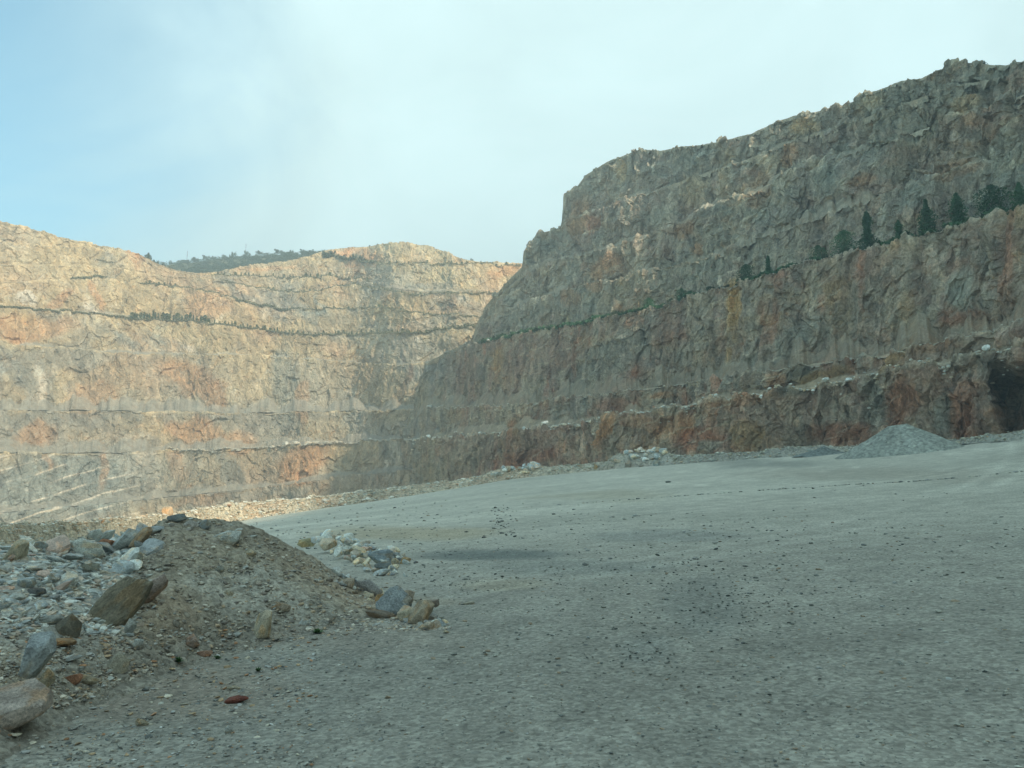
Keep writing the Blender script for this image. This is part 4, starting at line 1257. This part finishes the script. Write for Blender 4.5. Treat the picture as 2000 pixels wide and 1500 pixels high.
# ------------------------------------------------------------------ rocks on the lower bench, lone bench boulders
def bench_rocks():
    r = random.Random(12)
    lip, mid, back = bench_pts(NEAR_PHI, NEAR_D, NEAR_LEV, NEAR_FACE, 0)
    flip_, _a, _b = bench_pts(FAR_PHI, FAR_D, FAR_LEV, FAR_FACE, 1)
    for k in range(96):
        px = 525 + 1475 * (k + r.random()) / 96 ** 1.0
        if px > 1500 and r.random() < .25: continue
        if px < 805:
            q = at_px(flip_, px)
        else:
            q = at_px(lip if r.random() < .75 else mid, px)
        d = math.hypot(q[0], q[1])
        w = (7 + 12 * r.random() ** 2) * (.95 if px < 805 else (.85 if px > 1150 else 1.0))
        if px < 1120:
            lab, grp = 'pale rock on the lip of the lowest bench where sun and shade meet', 'pale rocks lining the left half of the lowest bench'
        else:
            lab, grp = 'rock on the lip of the lowest bench along the shaded wall', 'rocks lining the right half of the lowest bench'
        col = np.array(r.choice([(.4, .37, .3), (.38, .34, .25), (.34, .31, .24)] if px < 805 else [C_WHT, (.5, .46, .36), (.45, .42, .33)] if px < 1200 else [C_WHT, C_PALE, C_WHT, C_CREAM, (.4, .2, .11)])) * r.uniform(1.2, 1.5)
        boulder('bench_rock', ROCKS[r.randrange(14)], q + np.array((0, 0, w * d / F * .18)), w * d / F * .55, col, (r.uniform(-.3, .3), r.uniform(-.3, .3), r.uniform(0, 6)), lab, 'rock', grp, (1, .8, .8))
    rg = np.random.default_rng(14)
    n = 3200
    pxs = rg.uniform(790, 2000, n)
    X, _ = unproj(lip)
    order = np.argsort(X[lip[:, 1] > 5])
    Xs = X[lip[:, 1] > 5][order]; L = lip[lip[:, 1] > 5][order]; M = mid[lip[:, 1] > 5][order]
    ii = np.clip(np.searchsorted(Xs, pxs), 0, len(Xs) - 1)
    u = rg.random((n, 1))
    P = L[ii] * (1 - u) + M[ii] * u + np.array((0, 0, .25))
    # clumps, and spill running down the face below the lip
    keep = fbm(P / 7, 3, 333) + rg.normal(0, .25, n) > -.08
    P = P[keep]; n = len(P)
    d = np.hypot(P[:, 0], P[:, 1])
    sp = rg.random(n) < .33
    fall = sp * rg.exponential(1.6, n)
    P[:, 2] -= fall
    P[:, :2] -= P[:, :2] / d[:, None] * (sp * (.5 + .2 * fall))[:, None]
    rubble_mesh('bench_rubble', P, d / F * rg.uniform(1.5, 4.8, n), stone_cols(n, [(.80, .77, .66), (.66, .64, .56), (.55, .54, .48), (.72, .60, .44)], rg), 1, 17, .8, 8, 'small broken stone along the lip of the lowest bench', 'rubble')
    X, _ = unproj(flip_); L = flip_
    ii = np.searchsorted(X, rg.uniform(330, 800, 1500)).clip(0, len(X) - 1)
    P = L[ii] + np.stack([rg.normal(0, .3, 1500), rg.normal(0, 1.0, 1500), np.abs(rg.normal(0, .25, 1500))], -1)
    d = np.hypot(P[:, 0], P[:, 1])
    rubble_mesh('bench_rubble', P, d / F * rg.uniform(.9, 2.8, 1500), stone_cols(1500, [(.56, .53, .45), (.48, .45, .38), (.55, .47, .36)], rg), 1, 41, .8, 8, 'small pale stone along the lip of the lowest sunlit bench', 'rubble')
    for (row, a0, m, smax, nm) in [(1, 850, 1500, 3.0, 'middle'), (2, 960, 1900, 2.6, 'treed'), (3, 1000, 500, 2.2, 'fourth')]:
        l2, m2, _ = bench_pts(NEAR_PHI, NEAR_D, NEAR_LEV, NEAR_FACE, row)
        X, _ = unproj(l2); okk = l2[:, 1] > 5
        order = np.argsort(X[okk]); Xs = X[okk][order]; L = l2[okk][order]; M = m2[okk][order]
        ii = np.clip(np.searchsorted(Xs, rg.uniform(a0, 2010, m)), 0, len(Xs) - 1)
        u = rg.random((m, 1)) * .5
        P = L[ii] * (1 - u) + M[ii] * u + np.array((0, 0, .12))
        d = np.hypot(P[:, 0], P[:, 1])
        rubble_mesh('bench_rubble', P, d / F * rg.uniform(1.0, smax, m), stone_cols(m, [(.68, .65, .55), (.52, .50, .43), (.62, .52, .40)], rg), 1, 19 + row, .8, 8, 'small loose stone along the lip of the %s bench of the shaded wall' % nm, 'rubble')
    for (row, px, w, h, col, lab) in [(2, 957, 13, 9, C_WHT, 'pale block at the left end of the treed bench on the shaded wall'), (1, 840, 14, 11, C_PALE, 'pale block where the middle bench ends near the sunlit corner')]:
        lip2, mid2, _ = bench_pts(NEAR_PHI, NEAR_D, NEAR_LEV, NEAR_FACE, row)
        q = at_px(lip2, px); d = math.hypot(q[0], q[1])
        boulder('boulder', BIG[2], q + np.array((0, 0, h * d / F * .3)), w * d / F * .55, col, (0, 0, 1), lab)


bench_rocks()


# ------------------------------------------------------------------ vegetation
def leaf_cloud(n, shape, seed, size, up=.0):
    """n small leaf faces spread through a crown volume; shape(u_rand)->points"""
    r = np.random.default_rng(seed)
    C = shape(r, n)
    A = r.normal(size=(n, 3)); A /= np.linalg.norm(A, axis=1, keepdims=True)
    B = np.cross(A, r.normal(size=(n, 3))); B /= np.linalg.norm(B, axis=1, keepdims=True)
    s = size * r.uniform(.6, 1.4, (n, 1))
    V = np.stack([C - A * s, C + B * s * .55, C + A * s, C - B * s * .55], 1)
    return V.reshape(-1, 3), np.arange(4 * n).reshape(-1, 4)


def pine_shape(h, w, seed, tiers=9, round_=False):
    def f(r, n):
        k = r.integers(0, tiers, n)
        t = (k + .5 + r.normal(0, .18, n)) / tiers
        nb = 7
        br = r.integers(0, nb, n)
        ang = br * 2 * math.pi / nb + k * 1.3 + r.normal(0, .28, n) + seed
        if round_:
            env = np.sqrt(np.maximum(1 - (2 * t - .95) ** 2, .02))
        else:
            env = (1 - t) ** .8 * (.72 + .28 * np.sin(t * 9 + seed)) + .05
        env = env * (.75 + .25 * np.sin(br * 2.1 + k * 1.7 + seed))
        rr = w * env * r.random(n) ** .6 * (1 + .25 * (r.random(n) < .12))
        z = h * (.10 + .88 * t) - .10 * rr + r.normal(0, .02 * h, n)
        return np.stack([rr * np.cos(ang), rr * np.sin(ang), z], -1)
    return f


def trunk_mesh(h, r0, seed, mat):
    n, m = 7, 6
    V, Fq = [], []
    for i in range(n):
        t = i / (n - 1)
        for j in range(m):
            a = 2 * math.pi * j / m
            V.append((r0 * (1 - .85 * t) * math.cos(a) + .03 * h * t * math.sin(seed + 3 * t), r0 * (1 - .85 * t) * math.sin(a), h * t - .3))
    for i in range(n - 1):
        for j in range(m):
            Fq.append((i * m + j, i * m + (j + 1) % m, (i + 1) * m + (j + 1) % m, (i + 1) * m + j))
    # stub limbs
    r = random.Random(seed)
    for k in range(8):
        z = h * (.2 + .08 * k); a = r.uniform(0, 6.28); L = h * .18 * (1 - k / 10)
        b = len(V)
        for (q, rad2) in ((0, r0 * .3), (1, r0 * .08)):
            for j in range(3):
                t = 2 * math.pi * j / 3
                V.append((q * L * math.cos(a) - rad2 * math.cos(t) * math.sin(a), q * L * math.sin(a) + rad2 * math.cos(t) * math.cos(a), z + q * L * .25 + rad2 * math.sin(t)))
        for j in range(3):
            Fq.append((b + j, b + (j + 1) % 3, b + 3 + (j + 1) % 3, b + 3 + j))
    return mesh_np('trunk', np.array(V), np.array(Fq), mat)


BIGPINES = []
for s in range(5):
    V, Fq = leaf_cloud(3000, pine_shape(1, [.33, .50, .45, .50, .42][s], s * 1.7, 11, s == 3), 900 + s, .022)
    BIGPINES.append((mesh_np('crown', V, Fq, MAT_PINE, False), trunk_mesh(.95, .022, s, MAT_BARK)))
SMALLPINES = []
for s in range(6):
    V, Fq = leaf_cloud(420, pine_shape(1, [.24, .30, .34, .27, .40, .36][s], s * 1.1, 6, s > 3), 950 + s, .06)
    T = trunk_mesh(.9, .03, s, MAT_BARK)
    me = mesh_np('pine_tree', V, Fq, MAT_YOUNG, False)
    SMALLPINES.append(me)
BUSHES = []
for s in range(4):
    def bshape(r, n, s=s):
        c = r.normal(0, .45, (7, 3)) * np.array((1, 1, .3)); k = r.integers(0, 7, n)
        d = r.normal(size=(n, 3)); d /= np.linalg.norm(d, axis=1, keepdims=True)
        p = c[k] + d * (r.random((n, 1)) ** .4) * np.array((.42, .42, .34)) * (.7 + .3 * np.sin(k * 2.0 + s))[:, None]
        p[:, 2] = np.abs(p[:, 2] + .22)
        return p
    V, Fq = leaf_cloud(900, bshape, 990 + s, .06)
    BUSHES.append(mesh_np('bush', V, Fq, MAT_WOOD, False))


def big_pine(q, h, k, label):
    e = bpy.data.objects.new('pine_tree', None); COL.objects.link(e)
    e.location = q; e.scale = (h, h, h); e.rotation_euler = (0, 0, rnd.uniform(0, 6))
    tag(e, label, 'pine tree', 'tall pines on the treed bench of the shaded wall')
    c = add('crown', BIGPINES[k][0], e); t = add('trunk', BIGPINES[k][1], e)
    return e


def treed_bench():
    lip, mid, back = bench_pts(NEAR_PHI, NEAR_D, NEAR_LEV, NEAR_FACE, 2)
    spec = [(1995, 46, 1, 'broad pine cut by the right edge of the frame on the treed bench'), (1941, 52, 3, 'rounded olive pine between the two broadest pines at the right end'), (1873, 66, 1, 'broadest dark pine of the treed bench'),
            (1813, 64, 2, 'tall dark pine just left of the broadest one'), (1757, 44, 4, 'medium pine between the slim spire and the tall dark pine'), (1697, 72, 0, 'slim spire shaped pine, tallest of the row'),
            (1651, 44, 3, 'hazy rounded pine just left of the slim spire'), (1600, 32, 3, 'short dark bushy pine left of the hazy rounded one'), (1502, 40, 0, 'pine standing alone between two low shrub clumps'),
            (1458, 32, 3, 'wide low bushy pine at the middle of the treed bench'), (1332, 24, 3, 'small bushy pine toward the left half of the treed bench'), (1268, 22, 3, 'leftmost bushy pine against the pale lower rock')]
    for (px, hpx, k, lab) in spec:
        q = at_px(mid, px); l = at_px(lip, px)
        d = math.hypot(q[0], q[1])
        vis = d / math.hypot(l[0], l[1])
        hid = (l[2] - CAMZ) * vis - (q[2] - CAMZ)
        big_pine(Vector(q) - Vector((0, 0, .3)), (hpx * .95 + 2) * d / F + max(hid, 0), k, lab)
    # low shrubs between the pines, individual bushes
    r = random.Random(33)
    for i in range(58):
        px = 940 + (2000 - 940) * (i + r.random() * .8) / 58
        q = at_px(mid, px) * .3 + at_px(lip, px) * .7
        d = math.hypot(q[0], q[1])
        o = add('bush', BUSHES[r.randrange(4)])
        s = d / F * r.uniform(8, 14)
        o.location = q + np.array((0, 0, -.1 * s)); o.scale = (s * 1.2, s * 1.2, s * r.uniform(.9, 1.5)); o.rotation_euler = (0, 0, r.uniform(0, 6))
        tag(o, 'low dark shrub growing along the treed bench of the shaded wall', 'shrub', 'low shrubs on the treed bench of the shaded wall')
    # skyline bushes of the shaded wall
    sky = NEAR_D[np.where(NEAR_LEV[:, 0] == 7)[0][1]]
    for (px, w, h, lab) in [(1925, 10, 16, 'dark bush on the highest part of the skyline, right of a rock knob'), (1958, 9, 6, 'low shrub on the skyline right of the dark bush'), (1752, 6, 6, 'tiny bush on the skyline where the ridge steps down'),
                            (1255, 8, 8, 'small bush on the skyline above the left cliff'), (1142, 5, 8, 'small bush on the stepped corner of the cliff'), (1862, 8, 5, 'low shrub on the rounded rock knob of the skyline')]:
        q = at_px(sky, px); d = math.hypot(q[0], q[1])
        o = add('skyline_bush', BUSHES[rnd.randrange(4)])
        o.location = q; o.scale = (w * d / F, w * d / F, h * d / F * 1.4); tag(o, lab, 'bush')


treed_bench()


def near_scrub():
    rg = np.random.default_rng(6)
    lip, mid, back = bench_pts(NEAR_PHI, NEAR_D, NEAR_LEV, NEAR_FACE, 2)
    V_, F_, n0 = [], [], 0
    for p in rg.uniform(940, 2010, 2600):
        if fbm(np.array([[p / 28.0, 0, 0]]), 3, 9)[0] < -.12 + .25 * (p > 1300) * (p < 1560): continue
        q = at_px(lip, p) * .8 + at_px(mid, p) * .2
        d = math.hypot(q[0], q[1]); s = d / F * rg.uniform(2.8, 5.4)
        k = 14
        C = q + rg.normal(0, .55, (k, 3)) * s * np.array((1.3, 1.3, .5)) + np.array((0, 0, .7 * s))
        A = rg.normal(size=(k, 3)) * .30 * s; B = rg.normal(size=(k, 3)) * .2 * s
        V_.append(np.stack([C - A, C + B, C + A, C - B], 1).reshape(-1, 3)); F_.append(np.arange(4 * k).reshape(-1, 4) + n0); n0 += 4 * k
    o = add('undergrowth', mesh_np('undergrowth', np.concatenate(V_), np.concatenate(F_), MAT_PINE, False))
    tag(o, 'low green growth along the treed bench of the shaded wall', 'undergrowth', kind='stuff')


near_scrub()


def far_trees():
    r = random.Random(44)
    rows = [
        (4, 258, 400, 6.4, (11, 15), 'dark round pine in the dense left row on the long tree lined bench', 'pines of the dense left row on the long bench'),
        (4, 402, 940, 7.4, (6, 10), 'small pine in the row along the long tree lined sunlit bench', 'small pines along the long bench'),
        (5, 285, 345, 8, (5, 9), 'small tree on the short bench under the left shoulder of the sunlit face', 'trees on the short left bench'),
        (5, 500, 935, 9.5, (4, 7), 'tiny pine on the second tree lined bench from below', 'tiny pines on the second tree lined bench'),
        (6, 515, 960, 10, (4, 7), 'tiny pine on the third tree lined bench from below', 'tiny pines on the third tree lined bench'),
        (7, 425, 720, 8.5, (5, 9), 'tiny pine on the uppermost tree lined bench', 'tiny pines on the uppermost tree lined bench'),
        (8, 745, 1010, 11, (5, 9), 'small pine on the flat rim beneath the pale knoll', 'pines on the rim under the knoll'),
    ]
    for (lv, a, b, step, (h0, h1), lab, grp) in rows:
        lip, mid, back = bench_pts(FAR_PHI, FAR_D, FAR_LEV, FAR_FACE, lv)
        px = a
        while px < b:
            q = at_px(lip, px) * .7 + at_px(mid, px) * .3
            d = math.hypot(q[0], q[1]); h = r.uniform(h0, h1) * d / F * 1.15
            o = add('pine_tree', SMALLPINES[r.randrange(6)])
            o.location = q + np.array((0, 0, -.25)); o.scale = (h * 1.15, h * 1.15, h); o.rotation_euler = (0, 0, r.uniform(0, 6))
            tag(o, lab, 'pine tree', grp)
            px += step * r.uniform(.6, 1.5)
    # scrub along the benches: dry grass and low growth
    rg = np.random.default_rng(5)
    V_, F_, n0 = [], [], 0
    for (lv, a, b, dens, s) in [(4, -20, 950, 4.0, .48), (5, 270, 960, 2.8, .42), (5, 455, 560, 4, .7), (6, 430, 970, 2.4, .4), (7, 415, 760, 2.4, .4), (8, 640, 1015, 2.0, .45), (8, 640, 735, 2.5, .9), (5, 140, 205, 2.5, .6)]:
        lip, mid, back = bench_pts(FAR_PHI, FAR_D, FAR_LEV, FAR_FACE, lv)
        m = int((b - a) * dens)
        pxs = rg.uniform(a, b, m)
        for p in pxs:
            q = at_px(lip, p) if rg.random() < .5 else at_px(mid, p)
            k = 6
            C = q + rg.normal(0, .9, (k, 3)) * np.array((1.6, 1, .35)) * s + np.array((0, 0, .5 * s))
            A = rg.normal(size=(k, 3)) * .55 * s; B = rg.normal(size=(k, 3)) * .4 * s
            V_.append(np.stack([C - A, C + B, C + A, C - B], 1).reshape(-1, 3)); F_.append(np.arange(4 * k).reshape(-1, 4) + n0); n0 += 4 * k
    o = add('scrub', mesh_np('scrub', np.concatenate(V_), np.concatenate(F_), MAT_SCRUB, False))
    tag(o, 'dry scrub and low growth along the benches of the sunlit face', 'scrub', kind='stuff')
    # bushes and trees along the ridges
    ridge = FAR_D[np.where(FAR_LEV[:, 0] == 10)[0][1]]
    spots = [(38, 8, 4, 'thin low bush near the top of the left ridge'), (50, 7, 4, 'dark low bush on the upper left ridge'), (62, 7, 5, 'rounded bush on the upper left ridge below two others'), (128, 8, 8, 'spiky small tree on the left ridge'), (146, 12, 5, 'flat dark shrub right of the spiky tree on the left ridge'), (165, 12, 6, 'flat shrub lower on the left ridge'),
             (288, 11, 14, 'tallest dark tree at the foot of the left ridge'), (307, 13, 11, 'round dark tree in the middle of the three by the wooded hill'), (326, 12, 9, 'lowest round tree of the three by the wooded hill'),
             (752, 6, 5, 'bush at the left end of the knoll top'), (785, 8, 4, 'flat bush at the highest point of the knoll'), (806, 8, 5, 'bush just right of the knoll top'), (824, 10, 5, 'shrub on the right shoulder of the knoll'), (866, 5, 5, 'tiny bush low on the right slope of the knoll'), (875, 7, 6, 'bush at the right slope of the knoll above the rim'),
             (724, 12, 7, 'dark bush left of the knoll face'), (738, 8, 6, 'bush touching the left edge of the pale knoll'), (690, 10, 5, 'low bush on the orange ledge'), (922, 7, 10, 'pointed tree at the right foot of the knoll')]
    for (px, w, h, lab) in spots:
        q = at_px(ridge, px); d = math.hypot(q[0], q[1])
        o = add('ridge_bush', BUSHES[r.randrange(4)])
        o.location = q + np.array((0, 0, -.5)); o.scale = (w * d / F * .8, w * d / F * .8, h * d / F * 1.7); tag(o, lab, 'bush')
    # the grove in front of the orange ledge
    lip, mid, back = bench_pts(FAR_PHI, FAR_D, FAR_LEV, FAR_FACE, 8)
    for i, (px, h) in enumerate([(632, 16), (640, 19), (650, 15), (662, 10), (672, 12), (688, 12), (694, 15), (702, 14), (710, 12), (718, 11), (725, 10)]):
        q = at_px(lip, px); d = math.hypot(q[0], q[1])
        o = add('grove_tree', BUSHES[i % 4]); s = h * d / F
        o.location = q + np.array((0, 0, -.6)); o.scale = (s * .55, s * .55, s * 1.35); o.rotation_euler = (0, 0, i)
        tag(o, 'dark green tree in the small grove left of the pale knoll', 'tree', 'grove before the orange ledge')


far_trees()


# ------------------------------------------------------------------ wooded hill behind the notch, two masts
def wooded_hill():
    R = 780.0
    top = curve([(-100, 560), (250, 535), (330, 512), (380, 508), (430, 502), (470, 500), (520, 497), (560, 495), (600, 492), (640, 490), (700, 492), (800, 500), (950, 520)])
    ph = np.linspace(pix(200, HORIZON)[0], pix(900, HORIZON)[0], 240)
    t = np.linspace(0, 1, 60)
    T, Pg = np.meshgrid(t, ph, indexing='ij')
    r = R - 170 + 170 * T + 60 * np.maximum(T - .8, 0)
    zt = CAMZ + R * top(Pg)
    z = zt - 78 * (1 - T) ** 1.1
    P = np.stack([r * np.sin(Pg), r * np.cos(Pg), z], -1)
    P[..., 2] += 4 * fbm(P / 40, 4, 801)
    back = P[-1:] + np.array((0, 200, -90))
    P = np.concatenate([P, back])
    c = np.ones(P.shape) * np.array((.13, .13, .075)) * (1 + .3 * fbm(P / 12, 3, 811))[..., None]
    o = add('hill', mesh_np('hill', P, grid_faces(*P.shape[:2]), MAT_BERM, True, c))
    tag(o, 'wooded hill behind the notch in the quarry rim', 'hill', kind='structure')
    rg = np.random.default_rng(8)
    V_, F_, n0 = [], [], 0
    me_src = []
    for me in BUSHES:
        v = np.zeros(len(me.vertices) * 3); me.vertices.foreach_get('co', v); me_src.append(v.reshape(-1, 3)[:4 * 360])
    n = 2300
    ii = rg.integers(0, 58, n); jj = rg.integers(0, 240, n)
    for i, j in zip(ii, jj):
        s = rg.uniform(2.2, 4.6)
        v = me_src[rg.integers(0, 4)]
        a = rg.uniform(0, 6.28)
        q = P[i, j] + rg.normal(0, 2, 3) * np.array((1, 1, 0))
        w = np.stack([v[:, 0] * math.cos(a) - v[:, 1] * math.sin(a), v[:, 0] * math.sin(a) + v[:, 1] * math.cos(a), v[:, 2] * 1.2], -1) * s + q
        V_.append(w); F_.append(np.arange(len(w)).reshape(-1, 4) + n0); n0 += len(w)
    o = add('woods', mesh_np('woods', np.concatenate(V_), np.concatenate(F_), MAT_WOOD, False))
    tag(o, 'dense dark green scrub wood covering the distant hill', 'woods', kind='stuff')
    for i, (px, w, h, lab) in enumerate([(398, 12, 8, 'broad dark tree crown on the wooded hill skyline, nearest the shorter mast'), (455, 12, 12, 'round tree standing above the wooded hill skyline'), (482, 12, 11, 'round tree beneath the taller mast'),
                                        (503, 12, 9, 'low round tree just right of the taller mast'), (540, 22, 10, 'widest dark tree clump on the wooded hill skyline'), (568, 10, 8, 'small tree right of the widest clump'), (592, 16, 6, 'low flat tree clump near the grove'), (378, 8, 5, 'small tree at the low left end of the wooded skyline')]):
        phi_ = float(pix(px, 500)[0]); q = np.array((R * math.sin(phi_), R * math.cos(phi_), CAMZ + R * float(top(phi_))))
        o = add('skyline_tree', BUSHES[i % 4]); o.location = q + np.array((0, 0, .5)); o.scale = (w * R / F * .6, w * R / F * .5, h * R / F * 1.25); tag(o, lab, 'tree')
    for (px, py0, py1, lab) in [(480, 490, 478, 'thin mast rising from the wooded hill behind a round tree'), (365, 512, 492, 'faint thin mast on the low end of the wooded hill')]:
        e = bpy.data.objects.new('radio_mast', None); COL.objects.link(e)
        phi_, h_ = pix(px, py0); r_ = R + 25
        zb = CAMZ + r_ * float(h_) - 12
        ht = (py0 - py1) * r_ / F + 13
        e.location = (r_ * math.sin(phi_), r_ * math.cos(phi_), zb)
        tag(e, lab, 'mast')
        V, Fq = [], []
        for k in range(3):
            a = k * 2.0944
            b = len(V)
            for (zz, rr) in ((0, .5), (ht, .12)):
                for j in range(4):
                    t = j * math.pi / 2
                    V.append((rr * math.cos(a) + .07 * math.cos(t), rr * math.sin(a) + .07 * math.sin(t), zz))
            for j in range(4): Fq.append((b + j, b + (j + 1) % 4, b + 4 + (j + 1) % 4, b + 4 + j))
        for i in range(8):
            z0 = ht * i / 8; r0 = .5 - .36 * i / 8; z1 = ht * (i + 1) / 8
            for k in range(3):
                a, a2 = k * 2.0944, (k + 1) * 2.0944
                b = len(V)
                V += [(r0 * math.cos(a), r0 * math.sin(a), z0), (r0 * math.cos(a), r0 * math.sin(a), z0 + .15), (r0 * math.cos(a2), r0 * math.sin(a2), z1), (r0 * math.cos(a2), r0 * math.sin(a2), z1 - .15)]
                Fq.append((b, b + 1, b + 2, b + 3))
        add('lattice', mesh_np('lattice', np.array(V), np.array(Fq), MAT_STEEL, False), e)
        V, Fq = [], []
        for zz in (ht * .82, ht * .95):
            b = len(V)
            for (x0, x1, y0, y1, z0, z1) in [(-.4, .4, -.2, .2, zz - .3, zz + .3)]:
                V += [(x0, y0, z0), (x1, y0, z0), (x1, y1, z0), (x0, y1, z0), (x0, y0, z1), (x1, y0, z1), (x1, y1, z1), (x0, y1, z1)]
            Fq += [(b, b + 1, b + 2, b + 3), (b + 4, b + 5, b + 6, b + 7), (b, b + 1, b + 5, b + 4), (b + 1, b + 2, b + 6, b + 5), (b + 2, b + 3, b + 7, b + 6), (b + 3, b, b + 4, b + 7)]
        add('antenna', mesh_np('antenna', np.array(V), np.array(Fq), MAT_STEEL, False), e)


wooded_hill()


# ------------------------------------------------------------------ weeds at the foot of the mound
def weed(px, py, w, label):
    p, d = hit(px, py)
    s = w * d / F
    r = random.Random(int(px))
    V, Fq = [], []
    for k in range(34):
        a = r.uniform(0, 6.28); L = s * r.uniform(.45, 1.0); el = r.uniform(.3, 1.4); wd = L * .16
        prev = None
        for i in range(5):
            t = i / 4
            x = L * t * math.cos(el) ; z = L * t * math.sin(el) * (1 - .35 * t)
            ww = wd * math.sin(math.pi * min(t + .12, 1)) + .001
            V += [(x * math.cos(a) - ww * math.sin(a), x * math.sin(a) + ww * math.cos(a), z), (x * math.cos(a) + ww * math.sin(a), x * math.sin(a) - ww * math.cos(a), z)]
            b = len(V)
            if i: Fq.append((b - 4, b - 3, b - 1, b - 2))
    o = add('weed', mesh_np('weed', np.array(V), np.array(Fq), MAT_WEED, False))
    o.location = p; tag(o, label, 'weed')


weed(620, 1238, 20, 'bright green weed at the foot of the mound right of the small white stone')
weed(348, 1296, 19, 'dull green weed left of the orange stone in the gravel')
weed(424, 1288, 13, 'small green weed right of the orange stone in the gravel')
weed(504, 1312, 13, 'faint thin weed in the gravel below the upright stone')


# ------------------------------------------------------------------ haze: dusty air filling the quarry
def haze():
    x0, x1, y0, y1, z0, z1 = -680, 680, -640, 1040, -130, 215
    V = [(x0, y0, z0), (x1, y0, z0), (x1, y1, z0), (x0, y1, z0), (x0, y0, z1), (x1, y0, z1), (x1, y1, z1), (x0, y1, z1)]
    Fq = [(3, 2, 1, 0), (4, 5, 6, 7), (0, 1, 5, 4), (1, 2, 6, 5), (2, 3, 7, 6), (3, 0, 4, 7)]
    m = bpy.data.materials.new('dusty_air'); m.use_nodes = True
    t = NT(m.node_tree)
    v = t.n('ShaderNodeVolumePrincipled', {'Color': (.80, .93, .97, 1), 'Density': HAZE, 'Anisotropy': .1})
    o = t.n('ShaderNodeOutputMaterial'); t.t.links.new(v.outputs[0], o.inputs['Volume'])
    h = add('haze', mesh_np('haze', np.array(V), np.array(Fq), m, False))
    tag(h, 'thin dusty haze hanging in the quarry air', 'haze', kind='stuff')


HAZE = .00095
haze()
